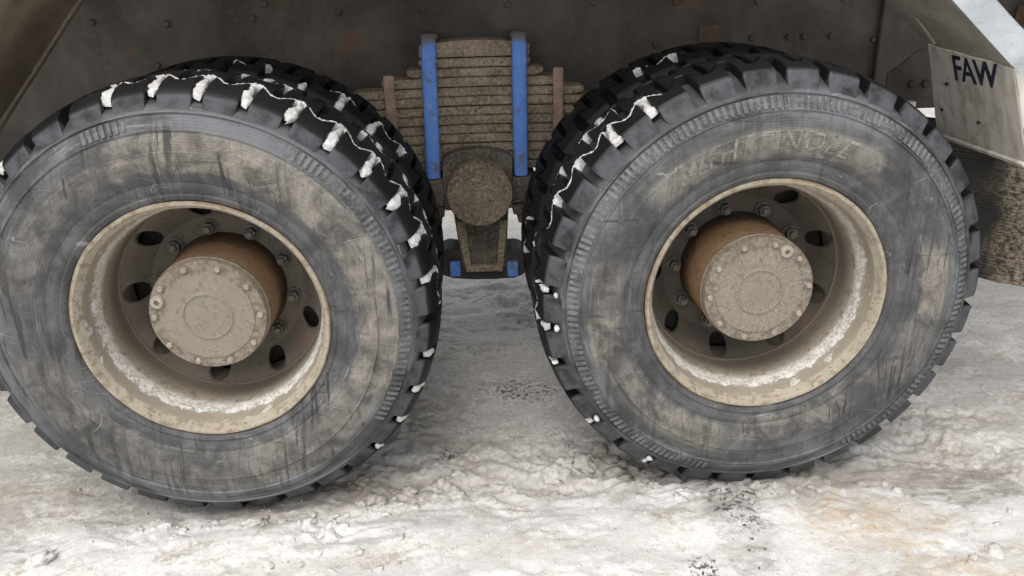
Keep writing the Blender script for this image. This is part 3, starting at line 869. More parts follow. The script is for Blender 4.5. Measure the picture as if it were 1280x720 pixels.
def make_wheel(x0, seed, holes, plug_deg, nut_off, label, regions, streak, white_lo, oily, spin, snow, snow2):
    w = empty('wheel', (x0, 0, H), truck)
    w['label'] = label
    mt = mat_tyre('tyre_rubber', w, seed, regions, streak)
    mtr = mat_tread('tread_rubber', w, 0.530 if x0 < 0 else 0.541)
    mr = mat_rim('rim_paint', w, white_lo)
    md = mat_disc('wheel_disc_paint', w, 1.2 if x0 < 0 else 0.75)
    mh = mat_hub('hub_paint', w, oily, 0.3 if x0 < 0 else 0.75, 1.0 if x0 < 0 else 1.3)
    ty = lathe('tyre', TYRE_PROF, 204, mt, w, True, None, 40)
    # fine radial serrations of the ring below the lugs
    V, F = [], []
    n = 196
    for i in range(n):
        a = 2 * PI * (i + 0.5) / n
        deg = math.degrees(a) % 360
        if x0 < 0 and not (deg < 62 or deg > 325 or 100 < deg < 112): continue
        if x0 > 0 and (255 < deg < 300): continue
        da = 2 * PI / n * 0.27
        hgt = 0.0060 * (0.55 + 0.75 * mnoise.noise(Vector((math.cos(a) * 9, math.sin(a) * 9, 1)))) * random.uniform(.8, 1.1)
        b = len(V)
        for r in (0.4635, 0.4885):
            for s in (-1, 1):
                for lift in (0.002, -hgt):
                    V.append((r * math.cos(a + s * da), sidewall_y(r) + lift, r * math.sin(a + s * da)))
        F += [(b + 1, b + 3, b + 7, b + 5), (b, b + 1, b + 5, b + 4), (b + 2, b + 6, b + 7, b + 3), (b, b + 2, b + 3, b + 1), (b + 4, b + 5, b + 7, b + 6)]
    s = mesh_obj('sidewall_ridges', V, F, M_RIDGE, w); s['kind'] = 'stuff'
    # tread lugs
    for kind, u0, u1 in BLOCKS:
        V, F = block_mesh('round_shoulder' if kind == 'shoulder' and x0 < 0 else kind, u0, u1)
        o0 = mesh_obj('tread_block', V, F, mtr, w, True, True, 30)
        o0.rotation_euler = (0, -spin, 0)
        for i in range(1, NB):
            copy(o0, w, rot=(0, -spin - 2 * PI * i / NB + random.uniform(-0.002, 0.002), 0))
    # snow jammed between the lugs: u measured in pitches from the spin angle
    us = spin / (2 * PI) * NB
    for a_deg, sty in snow:
        i = round(math.radians(a_deg) / (2 * PI) * NB - us - 0.5)
        if random.random() < .1: continue
        groove_snow(us, i, sty, w, x0 < 0)
        if sty == 'b' and x0 > 0 and random.random() < .6:
            clump('packed_snow', us + i + 0.5 + random.uniform(-.1, .1), -0.002, 0.515, random.uniform(0.007, 0.011), M_PSNOW, w)
    # rim
    lathe('rim', RIM_PROF, 144, mr, w, True, lambda a, r, y: (r + 0.0006 * math.sin(a * 3 + seed) + 0.0004 * math.sin(11 * a), y), 40)
    V, F = disc_mesh(holes)
    mesh_obj('wheel_disc', V, F, md, w, True, True, 50)
    # rolled weld bead where disc meets barrel
    ring = []
    for k in range(8):
        t = 2 * PI * k / 8
        ring.append((0.2545 + 0.0032 * math.cos(t), 0.1762 + 0.0032 * math.sin(t)))
    lathe('weld_bead', ring, 144, mr, w, True, lambda a, r, y: (r + 0.0007 * math.sin(a * 37), y + 0.0006 * math.sin(a * 53)), 80)
    # wheel nuts
    nm = nut_mesh(); nm.materials.append(M_NUT)
    for i in range(10):
        a = math.radians(nut_off + 36 * i)
        inst('wheel_nut', nm, w, (0.1675 * math.cos(a), 0.2410, 0.1675 * math.sin(a)), (0, random.uniform(0, 6), 0))
    # hub: drum shaped end casing
    hub = [(0.152, 0.262), (0.1495, 0.236), (0.147, 0.205), (0.1425, 0.19), (0.1410, 0.085), (0.1420, 0.076), (0.1420, 0.070), (0.1400, 0.0685), (0.1400, 0.055), (0.1370, 0.0475),
           (0.1120, 0.0465), (0.1105, 0.0440), (0.0620, 0.0430), (0.0600, 0.0405), (0.0555, 0.0400), (0.0540, 0.0425), (0.0300, 0.0425), (0.012, 0.0425), (0.0005, 0.0425)]
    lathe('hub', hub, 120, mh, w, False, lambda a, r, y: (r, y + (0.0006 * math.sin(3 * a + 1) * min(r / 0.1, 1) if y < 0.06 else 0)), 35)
    bm_ = bolt_mesh(0.0078, 0.0085); bm_.materials.append(M_FBOLT)
    for i in range(10):
        a = math.radians(5 + 36 * i + (0 if x0 > 0 else 30))
        inst('hub_bolt', bm_, w, (0.1245 * math.cos(a), 0.0470, 0.1245 * math.sin(a)), (0, random.uniform(0, 1), 0))
    # drain plug with a hex socket
    a = math.radians(plug_deg)
    pl = lathe('drain_plug', [(0.0155, 0.004), (0.0155, -0.010), (0.0135, -0.0125), (0.0072, -0.0125), (0.0062, -0.011), (0.0062, -0.003), (0.0003, -0.003)], 24, M_FBOLT, w, False, None, 35)
    pl.location = (0.118 * math.cos(a), 0.0465, 0.118 * math.sin(a))
    # brake drum behind the disc
    cap_lathe('brake_drum', [(0.10, 0.250), (0.190, 0.264), (0.251, 0.272), (0.251, 0.33), (0.208, 0.36), (0.208, 0.45), (0.12, 0.47)], 64, M_DARK, w)
    return w, mt, mtr, mr, us

def inner_wheel(x0, mt, mtr, snow, spin):
    """Twin tyre behind the outer one: mostly hidden, tread joined into one part."""
    w = empty('wheel', (x0, 0.335, H), truck)
    w['label'] = 'inner twin wheel mostly hidden behind the outer tyre'
    lathe('tyre', TWIN_PROF, 136, M_INNER, w, True, None, 40)
    V, F = [], []
    for kind, u0, u1 in BLOCKS:
        v, f = block_mesh(kind, u0, u1, 4)
        for i in range(NB):
            a = spin + 2 * PI * i / NB
            c, s = math.cos(a), math.sin(a)
            b = len(V)
            V += [(p[0] * c - p[2] * s, p[1], p[0] * s + p[2] * c) for p in v]
            F += [tuple(k + b for k in q) for q in f]
    t = mesh_obj('tread', V, F, M_INNER, w, False, True); t['kind'] = 'stuff'
    rim = [(0.297, 0.30), (0.297, 0.325), (0.285, 0.325), (0.270, 0.24), (0.262, 0.12), (0.262, 0.04), (0.285, 0.012), (0.297, 0.008), (0.297, 0.02), (0.275, 0.05), (0.27, 0.12), (0.278, 0.26)]
    lathe('rim', rim, 72, M_DARK, w, True, None, 40)
    us = spin / (2 * PI) * NB
    for a_deg, sty in snow:
        i = round(math.radians(a_deg) / (2 * PI) * NB - us - 0.5)
        groove_snow(us, i, sty, w)
    return w

def mat_inner():
    g = G('shaded_tread_rubber')
    P = g.world()
    n1 = g.noise(P, 16, 6, 0.65)
    return g.out(g.mix(n1, (0.004, 0.004, 0.0045), (0.012, 0.012, 0.013)), g.fmix(n1, 0.35, 0.65), g.bump(n1, 0.3, 0.004), 0.2)
M_INNER = mat_inner()

LS = [(147, 'b'), (136, 'b'), (126, 'z'), (115, 'Y'), (104, 'Y'), (94, 'Y'), (83, 'Y'), (73, 'Y'), (62, 'Y'), (51, 'Y'), (41, 'Y'), (30, 'Y'), (20, 'Y'), (9, 'Y'), (-1, 'Y'), (-12, 'b'), (-22, 'b'),
      (-33, 'b'), (-43, 'b'), (57, 'z'), (98, 'z'), (35, 'z'), (115, 'W'), (104, 'W'), (94, 'W'), (83, 'W'), (73, 'W'), (126, 'V'), (120, 'z'), (78, 'z'), (62, 'W'), (51, 'W'), (41, 'W'), (30, 'W'), (20, 'W'), (9, 'W'), (46, 'z'), (67, 'V'), (0, 'V'), (25, 'z')]
LS2 = [(72, 'z'), (52, 'Y'), (33, 'z'), (62, 'b'), (42, 'Y')]
RS = [(121, 'z'), (126, 'Y'), (136, 'Y'), (147, 'W'), (131, 'W'), (142, 'z'), (131, 'z'), (158, 'z'), (174, 'b'), (184, 'b'), (131, 'V'), (142, 'V'), (163, 'V'), (200, 'b'), (216, 'b'), (237, 'b'), (152, 'z'), (179, 'z')]
RS2 = [(108, 'z'), (165, 'z')]
wl, mtl, mtrl, mrl, usl = make_wheel(-0.675, 1.0, 138, 159, 26, 'left wheel with dark runs down its muddy tan sidewall and snow jammed in its tread',
    [(38, 112, .368, .455, .95), (-30, 38, .365, .462, .85), (-80, -30, .335, .455, .6), (-170, -80, .34, .44, .32), (112, 165, .37, .43, .35)], 0.9, 0.75, 0.45, math.radians(3.0), LS, LS2)
wr, mtr_, mtrr, mrr, usr = make_wheel(0.675, 2.0, 20, 61, 32, 'right wheel with raised letters round the top of its grey sidewall',
    [(54, 138, .358, .420, .62), (-158, -104, .352, .425, .72), (-10, 19, .372, .437, .9), (163, 179, .36, .44, .5), (-179, -158, .37, .445, .75), (-96, -36, .325, .385, .6), (-36, -10, .36, .44, .4)], 0.5, 0.6, 0.42, math.radians(1.0), RS, RS2)
inner_wheel(-0.675, mtl, mtrl, LS2, math.radians(7))
inner_wheel(0.675, mtr_, mtrr, RS2, math.radians(5))
# moulded lettering
arc_text('ALFH', 0.392, 117, 0.060, wr, M_RAISED, True, 0.3, 1.05)
arc_text('NOLE', 0.392, 79, 0.062, wr, M_RAISED, True, 0.3, 1.12)

# --- chassis side
bm = bmesh.new()
prism_bm(bm, [(-4.0, H + .185), (1.30, H + .185), (1.40, H + .345), (3.4, H + .345), (3.4, H + 1.0), (-4.0, H + 1.0)], 0.86, 0.90, 0.004)
rail = bm_obj('chassis_rail', bm, M_WALL, truck)
rb = bolt_mesh(0.0105, 0.010); rb.materials.append(M_WALL)
for x, z in ((-1.37, .50), (-.98, .51), (-.82, .40), (0.58, .53), (0.89, .54), (1.01, .54), (1.06, .54), (1.15, .54), (1.29, .525), (1.42, .49)):
    inst('rail_bolt', rb, rail, (x, 0.859, H + z), (0, random.random(), 0))
for x, z in ((-1.37, .65), (-.93, .63), (-.67, .64), (-.41, .65), (-.15, .65), (.11, .66), (.38, .66), (.64, .655), (.9, .65), (1.17, .655), (1.49, .64), (-.63, .68), (-1.15, .64)):
    inst('rail_bolt', rb, rail, (x, 0.859, H + z), (0, random.random(), 0))
# small welded lug plate above the right wheel
box('rail_plate', 0.715, 0.80, 0.853, 0.859, H + 0.525, H + 0.585, M_RUSTD, truck, 0.003)
box('rail_plate', 1.30, 1.62, 0.835, 0.859, H + 0.37, H + 0.70, M_WALL, truck, 0.004)
# dump body above, out of the picture, sized for the shade it throws below
bm = bmesh.new()
prism_bm(bm, [(-4.0, H + 1.0), (2.0, H + 1.0), (2.2, H + 1.15), (2.2, H + 1.75), (-4.1, H + 1.75), (-4.1, H + 1.15)], -0.02, 1.50, 0.01)
body = bm_obj('dump_body', bm, M_GUARD, truck)
for x in (-3.1, -2.2, -1.3, -0.4, 0.5, 1.4, 2.1):
    box('body_rib', x - .05, x + .05, -0.09, -0.021, H + 1.08, H + 1.73, M_GUARD, body, 0.006)
# far rail
box('chassis_rail', -4.0, 3.4, 1.52, 1.56, H + 0.185, H + 0.56, M_WALL, truck, 0.004)
# axles
for x in (-0.675, 0.675):
    ax = cap_lathe('axle', [(0.085, 0.47), (0.10, 0.70), (0.095, 0.95), (0.12, 1.05), (0.20, 1.13), (0.22, 1.21), (0.20, 1.29), (0.12, 1.37), (0.095, 1.47), (0.10, 1.72), (0.085, 1.95)], 40, M_DARK, truck)
    ax.location = (x, 0, H)

# --- leaf spring pack
spring = empty('leaf_spring', (0, 0.77, H + 0.35), truck)
spring['label'] = 'stacked leaf spring crusted with brown grit'
def arc_bar(name, half_l, half_r, z0, z1, y0, y1, sag, mat, parent, n=18, tip=0.35):
    """Slightly bowed flat bar, ends tapered; coordinates in truck space."""
    bm = bmesh.new()
    secs = []
    for i in range(n + 1):
        x = -half_l + (half_l + half_r) * i / n
        dz = -sag * x * x
        t = 1 - tip * max(0, 1 - min(i, n - i) / 1.2)
        za, zb = z1 - (z1 - z0) * t, z1
        jx = random.uniform(-.0012, .0012)
        secs.append([bm.verts.new((x - 0.0, y0 - 0.77 + jx, za + dz - 0.35)), bm.verts.new((x, y1 - 0.77, za + dz - 0.35)), bm.verts.new((x, y1 - 0.77, zb + dz - 0.35)), bm.verts.new((x, y0 - 0.77 + jx, zb + dz - 0.35))])
    for a, b in zip(secs[:-1], secs[1:]):
        for k in range(4): bm.faces.new((a[k], a[(k + 1) % 4], b[(k + 1) % 4], b[k]))
    bm.faces.new(secs[0]); bm.faces.new(secs[-1][::-1])
    bmesh.ops.recalc_face_normals(bm, faces=bm.faces)
    bmesh.ops.bevel(bm, geom=[e for e in bm.edges if e.calc_face_angle(0) > 0.6], offset=0.003, segments=2, affect='EDGES')
    return bm_obj(name, bm, mat, parent)
lens = [(.168, .166), (.205, .205), (.282, .262), (.372, .330), (.40, .395), (.43, .42), (.44, .46), (.52, .52), (.58, .58), (.64, .64), (.69, .69), (.72, .72)]
zt = 0.518; th = 0.0285
for i, (a, b) in enumerate(lens):
    arc_bar('leaf', a, b, zt - th + 0.0026, zt - 0.0012 * (i % 2), 0.716 + random.uniform(-.004, .004), 0.82, 0.055, M_GRIT, spring)
    zt -= th
zb = zt
def inspring(name, x0, x1, y0, y1, z0, z1, mat, bev=0.004, seg=2):
    return box(name, x0, x1, y0 - .77, y1 - .77, z0 - .35, z1 - .35, mat, spring, bev, seg)
# arched top plate
bm = bmesh.new()
pts = [(-.165, .522)] + [(-.165 + .33 * i / 12, .556 + .014 * math.sin(PI * i / 12)) for i in range(13)] + [(.163, .522)]
prism_bm(bm, [(x, z - .35) for x, z in pts], .705 - .77, .83 - .77, 0.004)
bm_obj('spring_plate', bm, M_GRIT, spring)
# two side clamps
inspring('spring_clamp', -.276, -.243, .700, .714, .262, .474, M_RUST)
inspring('spring_clamp', .234, .265, .700, .714, .262, .484, M_RUST)
# blue U-bolts
def ubolt(xt, xb):
    bm = bmesh.new()
    hw = 0.0225
    path = [(.84, .570), (.715, .578), (.690, .566), (.683, .545), (.683, .35), (.683, .165)]
    rings = []
    for i, (y, z) in enumerate(path):
        f = (0.578 - z) / 0.413
        x = xt + (xb - xt) * max(f, 0)
        q = path[min(i + 1, len(path) - 1)]; p = path[max(i - 1, 0)]
        t = Vector((0, q[0] - p[0], q[1] - p[1])).normalized()
        nrm = Vector((0, -t.z, t.y))
        ring = []
        for k in range(12):
            a = 2 * PI * k / 12
            cx = math.copysign(abs(math.cos(a)) ** 0.55, math.cos(a)); cs = math.copysign(abs(math.sin(a)) ** 0.8, math.sin(a))
            c = Vector((x - 0 + hw * cx, y - .77, z - .35)) + nrm * (0.014 * cs)
            ring.append(bm.verts.new(c))
        rings.append(ring)
    for a, b in zip(rings[:-1], rings[1:]):
        for k in range(12): bm.faces.new((a[k], a[(k + 1) % 12], b[(k + 1) % 12], b[k]))
    bm.faces.new(rings[0]); bm.faces.new(rings[-1][::-1])
    return bm_obj('u_bolt', bm, M_BLUE, spring, True, 50)
ubolt(-.134, -.142); ubolt(.131, .130)
for x in (-.134, .131):
    inspring('bolt_saddle', x - .027, x + .027, .706, .85, .574, .588, M_GRITD, 0.006)

# --- trunnion under the spring
tr = empty('trunnion', (0, 0.72, H + 0.12), truck)
tr['label'] = 'trunnion bracket with round gritty cap and two blue bolts'
def intr(bmf, name, mat, smooth=False, angle=None):
    return bm_obj(name, bmf, mat, tr, smooth, angle)
O = Vector((0, 0.72, 0.12))
def P2(pts): return [(x, z - .12) for x, z in pts]
# spring seat: domed block behind the cap
bm = bmesh.new()
seat = [(-.112, .065), (-.112, .205)] + [(-.112 + .214 * i / 10, .225 + .030 * math.sin(PI * i / 10) ** .6) for i in range(11)] + [(.102, .205), (.102, .065)]
prism_bm(bm, P2(seat), .655 - .72, .83 - .72, 0.006)
intr(bm, 'spring_seat', M_GRITD)
# round end cap
cap = cap_lathe('end_cap', [(0.088, 0.70), (0.096, 0.66), (0.1015, 0.655), (0.1015, 0.608), (0.0985, 0.602), (0.060, 0.600), (0.058, 0.602), (0.010, 0.602)], 64, M_CAP, tr)
cap.location = (-0.002, -0.72, 0.128 - .12)
# bracket body tapering down
bm = bmesh.new()
body_pts = [(-.094, .11), (-.078, -.03), (-.066, -.142), (.080, -.146), (.084, -.03), (.094, .11)]
prism_bm(bm, P2(body_pts), .70 - .72, .86 - .72, 0.008)
intr(bm, 'trunnion_bracket', M_GRITD)
bm = bmesh.new()
prism_bm(bm, P2([(-.080, .02), (-.072, -.03), (-.055, -.148), (-.036, -.148), (-.050, .02)]), .682 - .72, .70 - .72, 0.004)
intr(bm, 'bracket_rib', M_GRIT)
bm = bmesh.new()
prism_bm(bm, P2([(.058, .02), (.046, -.150), (.066, -.150), (.078, -.03), (.086, .02)]), .682 - .72, .70 - .72, 0.004)
intr(bm, 'bracket_rib', M_GRIT)
bm = bmesh.new()
prism_bm(bm, P2([(-.052, -.128), (-.055, -.150), (.064, -.152), (.062, -.130)]), .676 - .72, .70 - .72, 0.004)
intr(bm, 'bracket_rib', M_GRIT)
# lugs at the foot with torque rod ends
foot = []
for i in range(9): a = PI / 2 + PI * i / 8; foot.append((-.100 + .052 * math.cos(a), -.128 + .050 * math.sin(a)))
foot += [(-.03, -.186), (.04, -.188)]
for i in range(9): a = -PI / 2 + PI * i / 8; foot.append((.106 + .050 * math.cos(a), -.136 + .050 * math.sin(a)))
foot += [(.05, -.10), (-.05, -.095)]
bm = bmesh.new()
prism_bm(bm, P2(foot), .705 - .72, .83 - .72, 0.008)
intr(bm, 'bracket_foot', M_DARK)
for x, z in ((-.090, -.138), (.098, -.146)):
    bm = bmesh.new()
    box_bm(bm, x - .018, x + .018, .684 - .72, .706 - .72, z - .030 - .12, z + .022 - .12, 0.006, 2)
    intr(bm, 'foot_bolt', M_BLUE)
# clamp blocks and nuts beneath the U-bolts
for x, sgn in ((-.146, -1), (.137, 1)):
    bm = bmesh.new()
    box_bm(bm, x - .044, x + .036 + (.006 if sgn > 0 else 0), .672 - .72, .82 - .72, .075 - .12, .162 - .12, 0.007, 2)
    intr(bm, 'clamp_block', M_GRITD)
    bm = bmesh.new()
    box_bm(bm, x - .034, x + .032, .680 - .72, .80 - .72, .036 - .12, .074 - .12, 0.006, 2)
    intr(bm, 'clamp_nut', M_GRITD)
    bm = bmesh.new()
    box_bm(bm, x - .018, x + .022, .686 - .72, .78 - .72, .006 - .12, .035 - .12, 0.006, 2)
    intr(bm, 'bolt_end', M_GRITD)

# --- mudguards
guard = empty('mudguard', (1.22, 0.26, H + 0.53), truck)
guard['label'] = 'dirty white mudguard lettered in dark blue behind the right wheel'
GO = Vector((1.22, 0.26, 0.53))
def sheet_bm(corners, t=0.004, n=(8, 8), wob=0.002):
    """A bent steel sheet: bilinear patch with thickness and slight dents (truck space, z from axle)."""
    bm = bmesh.new()
    A, B, C, D = [Vector(c) - GO for c in corners]
    nr = (B - A).cross(D - A).normalized()
    g1, g2 = [], []
    for j in range(n[1] + 1):
        r1, r2 = [], []
        for i in range(n[0] + 1):
            u, v = i / n[0], j / n[1]
            p = A.lerp(B, u).lerp(D.lerp(C, u), v)
            p = p + nr * wob * mnoise.noise(p * 9)
            r1.append(bm.verts.new(p + nr * t / 2)); r2.append(bm.verts.new(p - nr * t / 2))
        g1.append(r1); g2.append(r2)
    for j in range(n[1]):
        for i in range(n[0]):
            bm.faces.new((g1[j][i], g1[j][i + 1], g1[j + 1][i + 1], g1[j + 1][i]))
            bm.faces.new((g2[j][i], g2[j + 1][i], g2[j + 1][i + 1], g2[j][i + 1]))
    def rim(a, b):
        for k in range(len(a) - 1): bm.faces.new((a[k], b[k], b[k + 1], a[k + 1]))
    rim(g1[0], g2[0]); rim(g1[-1], g2[-1]); rim([r[0] for r in g1], [r[0] for r in g2]); rim([r[-1] for r in g1], [r[-1] for r in g2])
    return bm
# skirt panel with the lettering
bm_obj('skirt_panel', sheet_bm([(1.219, .413, .547), (1.2195, .045, .5235), (1.299, .045, .298), (1.306, .440, .300)], n=(14, 10), wob=0.004), M_GUARD, guard, True, 40)
# return of the skirt, facing the camera
bm_obj('skirt_side', sheet_bm([(1.2205, .042, .522), (1.50, -.10, .515), (1.56, -.10, .275), (1.301, .042, .297)], n=(10, 8), wob=0.004), M_GUARD, guard, True, 40)
# rolled lower hem
bm_obj('skirt_hem', sheet_bm([(1.296, .440, .302), (1.291, .045, .300), (1.299, .045, .291), (1.304, .440, .293)], 0.008, (12, 1), 0.001), M_GUARD, guard, True, 40)
# sloping panel above, with a shallow pressed recess
bm_obj('sloping_panel', sheet_bm([(0.955, .43, .785), (0.955, .046, .752), (1.2165, .046, .528), (1.216, .43, .551)], n=(10, 10), wob=0.006), M_INNERL, guard, True, 40)
bm_obj('stiffener', sheet_bm([(0.99, .30, .752), (0.99, .275, .750), (1.20, .345, .553), (1.20, .38, .556)], 0.008, (8, 4), 0.001), M_INNERL, guard, True, 40)
# outer flange of the slope, its sky-lit tone painted in
bm_obj('side_flange', sheet_bm([(0.955, .040, .750), (1.045, .036, .750), (1.300, .030, .530), (1.209, .036, .5275)], n=(6, 12)), M_FLANGE, guard, True, 40)
bm_obj('side_flange', sheet_bm([(1.046, .0345, .750), (1.052, .080, .768), (1.306, .078, .548), (1.301, .0285, .5305)], 0.003), M_FLANGE, guard, True, 40)
bm_obj('flange_lip', sheet_bm([(1.206, .0285, .531), (1.50, -.115, .527), (1.50, -.115, .508), (1.214, .0285, .514)], 0.004, (4, 2), 0.0005), M_FLANGE, guard, True, 40)
gb = bolt_mesh(0.005, 0.005); gb.materials.append(M_DARK)
for (x, y, z) in ((1.280, .39, .374), (1.278, .219, .368), (1.252, .344, .45)):
    inst('guard_bolt', gb, guard, Vector((x - 0.002, y, z)) - GO, (0, 0, -PI / 2 + .0))
# lettering
def guard_text():
    me = text_mesh('FAW', 0.1, 0.0012, 0.0010, 0.9, 6)
    n = len(me.vertices)
    co = np.zeros(n * 3); me.vertices.foreach_get('co', co); co = co.reshape(-1, 3)
    x0, x1, y0, y1 = co[:, 0].min(), co[:, 0].max(), co[:, 1].min(), co[:, 1].max()
    tl, bl = Vector((1.2235, .297, .531)), Vector((1.2465, .297, .466))
    tr_, br = Vector((1.2195, .098 + .006, .527)), Vector((1.2405, .112, .468))
    nr = Vector((0.943, -0.0193, 0.332))
    for i, v in enumerate(me.vertices):
        u = (co[i, 0] - x0) / (x1 - x0); w = (co[i, 1] - y0) / (y1 - y0)
        p = bl.lerp(br, u).lerp(tl.lerp(tr_, u), w)
        v.co = p - nr * (0.0045 if co[i, 2] > 0 else 0.0005) - GO
    return finish('lettering', me, M_NAVY, guard, False, True)
guard_text()
# bracket with two bolts between guard and chassis
brk = bm_obj('guard_bracket', (lambda b: (prism_bm(b, [(1.150, .392), (1.150, .465), (1.235, .53), (1.30, .53), (1.30, .392)], .470, .478, 0.002), b)[1])(bmesh.new()), M_WALL, truck)
bb = bolt_mesh(0.012, 0.010); bb.materials.append(M_DARK)
for x in (1.222, 1.262): inst('bracket_bolt', bb, brk, (x, .470, .435))
brk.location = (0, 0, H)
bar = bm_obj('guard_bracket', (lambda b: (prism_bm(b, [(1.05, .322), (1.05, .380), (1.264, .380), (1.264, .322)], .50, .53, 0.003), b)[1])(bmesh.new()), M_GUARD, truck)
bar.location = (0, 0, H)

# front mudguard, seen at the upper left
guard2 = empty('mudguard', (-1.2, 0.26, H + 0.53), truck)
guard2['label'] = 'muddy brown inside of the mudguard left of the left wheel'
GO = Vector((-1.2, 0.26, 0.53))
bm_obj('sloping_panel', sheet_bm([(-0.93, .42, .785), (-0.93, .02, .785), (-1.36, .02, .30), (-1.36, .42, .30)]), M_INNERG, guard2, True, 40)
bm_obj('edge_lip', sheet_bm([(-0.925, .425, .780), (-0.925, .445, .780), (-1.355, .445, .295), (-1.355, .425, .295)], 0.006), M_INNERG, guard2, True, 40)
bm_obj('skirt_panel', sheet_bm([(-1.36, .42, .298), (-1.36, .02, .298), (-1.44, .02, .05), (-1.44, .42, .05)]), M_GUARD, guard2, True, 40)

# --- mud flap below the right guard
def mud_flap():
    V, F = [], []
    ny, nz = 60, 200
    for j in range(nz + 1):
        t = j / nz
        for i in range(ny + 1):
            s = i / ny
            y = -0.02 + 0.50 * s
            z = 0.34 - t * (0.425 + 0.006 * mnoise.noise(Vector((y * 14, 0, 2))))
            x = 1.60 - 0.68 * (y - 0.02) + 0.012 * math.sin(s * 5) - 0.02 * t
            ph = mnoise.noise(Vector((y * 9, z * 9, 3))) * 2.6 + mnoise.noise(Vector((y * 60, z * 30, 8))) * 2.2
            amp = 0.0022 * (0.3 + abs(mnoise.noise(Vector((y * 14, z * 20, 1)))) * 1.6)
            x += amp * math.sin(z * 2 * PI / 0.0085 + ph)
            zz = z + (0.035 * (s - 0.5) if j == nz else 0) * 0
            V.append((x, y, H + zz))
    w = ny + 1
    for j in range(nz):
        for i in range(ny): F.append((j * w + i, j * w + i + 1, (j + 1) * w + i + 1, (j + 1) * w + i))
    b = len(V); m = (nz + 1) * w
    V += [(x + 0.010, y, z) for x, y, z in V[:m]]
    F += [(m + j * w + i, m + (j + 1) * w + i, m + (j + 1) * w + i + 1, m + j * w + i + 1) for j in range(nz) for i in range(ny)]
    ed = [i for i in range(w)] + [j * w + ny for j in range(1, nz + 1)] + [nz * w + i for i in range(ny - 1, -1, -1)] + [j * w for j in range(nz - 1, 0, -1)]
    for a, c in zip(ed, ed[1:] + ed[:1]): F.append((a, c, c + m, a + m))
    o = mesh_obj('mud_flap', V, F, M_FLAP, truck, True, False)
    o['label'] = 'black rubber mud flap spattered with tan mud'
mud_flap()
# tail crossbeam seen past the guard at the upper right
tb = box('tail_beam', 1.75, 3.3, 0.80, 0.856, H + 0.42, H + 0.62, M_RUST, truck, 0.004)
box('tail_beam', 1.75, 3.3, 0.78, 0.856, H + 0.655, H + 0.74, M_INNERG, truck, 0.004)

# ------------------------------------------------------------------ loose snow on the ground
def lump_mesh(seed, sub=3):
    bm = bmesh.new()
    bmesh.ops.create_icosphere(bm, subdivisions=sub, radius=1.0)
    off = Vector((seed * 7.3, seed * 3.1, seed))
    for v in bm.verts:
        p = v.co.copy()
        k = 1 + 0.50 * mnoise.noise(p * 1.1 + off) + 0.34 * mnoise.noise(p * 2.6 + off) + 0.20 * mnoise.noise(p * 5.5 + off)
        c = abs(mnoise.noise(p * 1.9 + off * 2))
        v.co = p * (k - 0.45 * c)
        v.co.z *= 0.8
    for p in bm.faces: p.smooth = True
    me = bpy.data.meshes.new('snow_lump'); bm.to_mesh(me); bm.free()
    me.materials.append(M_SNOW)
    return me
LUMPS = [lump_mesh(i + 1) for i in range(7)]
def lump(x, y, s, label, group, stretch=1.0):
    o = bpy.data.objects.new('snow_lump', random.choice(LUMPS))
    COL.objects.link(o)
    o.scale = (s * stretch, s * random.uniform(.75, 1.05), s * random.uniform(.6, .9))
    o.rotation_euler = (random.uniform(-.4, .4), random.uniform(-.4, .4), random.uniform(0, 6.28))
    o.location = (x, y, hz(x, y) - s * 0.02)
    tag(o, label, 'snow lump', group)
lump(-1.10, -0.15, 0.034, 'white lump of snow in the bottom left corner of the photo', None)
lump(1.17, -0.30, 0.026, 'upright white lump of snow near the bottom right corner', None)
lump(0.04, 0.05, 0.017, 'small bright white lump of snow midway between the two tyres', None)
lump(0.70, 0.008, 0.017, 'upright white flake of snow against the very bottom of the right tyre', None, 0.7)
lump(0.26, 0.17, 0.034, 'large brownish clod of churned snow just left of the foot of the right tyre', None, 1.3)
lump(-0.62, -0.045, 0.022, 'cream clod of snow pushed against the very bottom of the left tyre', None, 1.4)
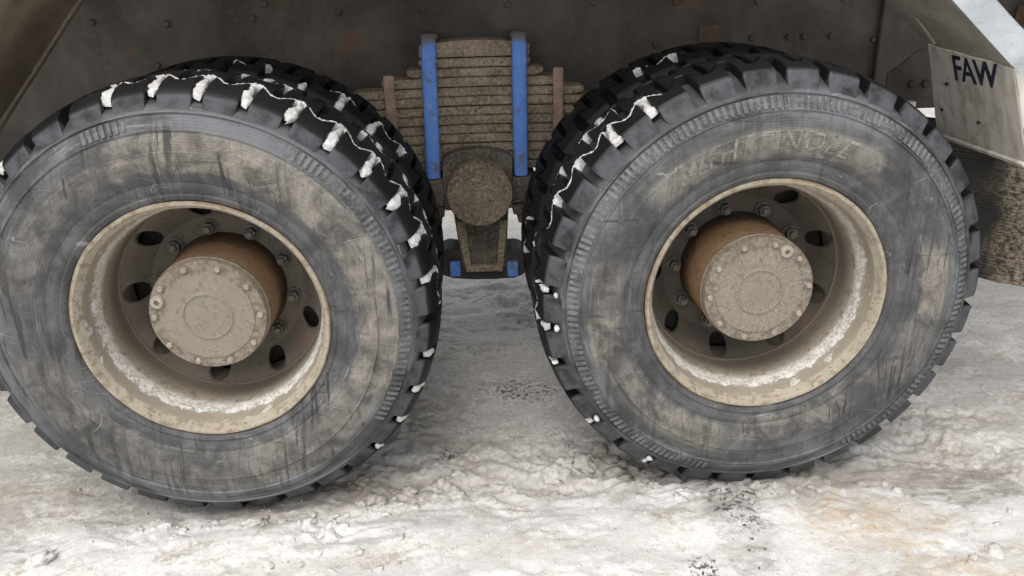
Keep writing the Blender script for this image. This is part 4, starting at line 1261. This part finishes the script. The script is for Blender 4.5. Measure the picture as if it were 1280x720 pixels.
def clods():
    """Churned lumps half sunk in the snow: one mass."""
    V, F = [], []
    spots = []
    for i in range(26):
        x = 0.20 + 0.36 * random.random(); y = 0.02 + 0.26 * random.random()
        if not (x > 0.52 and y > 0): spots.append((x, y, random.uniform(0.013, 0.034), 1.25))
    for i in range(22):
        x = -0.50 + 0.45 * random.random(); y = -0.04 + 0.2 * random.random()
        if x < -0.38: y = -0.05 - 0.08 * random.random()
        spots.append((x, y, random.uniform(0.009, 0.024), 1.2))
    for i in range(16): spots.append((0.62 + 0.75 * random.random(), -0.33 + 0.24 * random.random(), random.uniform(0.007, 0.015), 1.3))
    for i in range(16): spots.append((-1.05 + 0.9 * random.random(), -0.36 + 0.24 * random.random(), random.uniform(0.008, 0.017), 1.3))
    for i in range(20): spots.append((random.gauss(0.675, 0.2), random.uniform(-0.05, 0.0), random.uniform(0.008, 0.018), 1.2))
    for i in range(20): spots.append((random.gauss(-0.675, 0.2), random.uniform(-0.06, -0.01), random.uniform(0.008, 0.016), 1.2))
    for x, y, sz, st in spots:
        me = random.choice(LUMPS)
        R = (Matrix.Rotation(random.uniform(0, 6.28), 3, 'Z') @ Matrix.Rotation(random.uniform(-.4, .4), 3, 'X'))
        sc = Vector((sz * st, sz * random.uniform(.75, 1.05), sz * random.uniform(.55, .85)))
        o = Vector((x, y, hz(x, y) - sz * 0.05)); b = len(V)
        V += [o + R @ Vector((v.co.x * sc.x, v.co.y * sc.y, v.co.z * sc.z)) for v in me.vertices]
        F += [tuple(k + b for k in p.vertices) for p in me.polygons]
    o = mesh_obj('snow_clods', V, F, M_SNOW, None, True, False)
    tag(o, 'churned clods of dirty snow half sunk around the feet of the tyres', 'snow clods', None, 'stuff')
clods()

def scatter(name, n, fn, mat, label, cat, smin, smax):
    base = []
    bm = bmesh.new(); bmesh.ops.create_icosphere(bm, subdivisions=1, radius=1.0)
    bv = [v.co.copy() for v in bm.verts]; bf = [tuple(v.index for v in f.verts) for f in bm.faces]; bm.free()
    V, F = [], []
    xs, ys = np.array([fn() for _ in range(n)]).T
    zs = height(xs, ys)
    for x, y, z in zip(xs, ys, zs):
        s = smin + (smax - smin) * random.random() ** 2
        R = Matrix.Rotation(random.random() * 6.28, 3, 'Z')
        b = len(V)
        sc = (s * random.uniform(.8, 1.4), s * random.uniform(.6, 1.0), s * random.uniform(.4, .7))
        for v in bv:
            k = 1 + random.uniform(-.25, .25)
            p = R @ Vector((v.x * sc[0] * k, v.y * sc[1] * k, v.z * sc[2] * k))
            V.append((x + p.x, y + p.y, z + p.z + s * .1))
        F += [tuple(i + b for i in f) for f in bf]
    o = mesh_obj(name, V, F, mat, None, True, False)
    tag(o, label, cat, None, 'stuff')
U = random.uniform
scatter('snow_crumbs', 1500, lambda: (U(-1.2, 1.6), U(-.45, .45) if random.random() < .8 else U(.45, 1.4)), M_SNOW, 'small crumbs of snow strewn over the trodden ground', 'snow crumbs', 0.002, 0.007)
def grit_at():
    cx, cy, ax, ay = random.choice(((0.11, 0.60, 0.09, 0.05), (0.11, 0.60, 0.09, 0.05), (-0.12, 0.25, 0.03, 0.02), (-0.20, 0.99, 0.04, 0.02), (0.62, -0.05, 0.05, 0.10), (0.60, -0.2, 0.03, 0.08), (0.47, -0.30, 0.03, 0.03)))
    return random.gauss(cx, ax * .6), random.gauss(cy, ay * .6)
scatter('dark_grit', 130, grit_at, M_PEBBLE, 'dark wet grit lying in patches on the snow', 'grit', 0.0014, 0.0056)
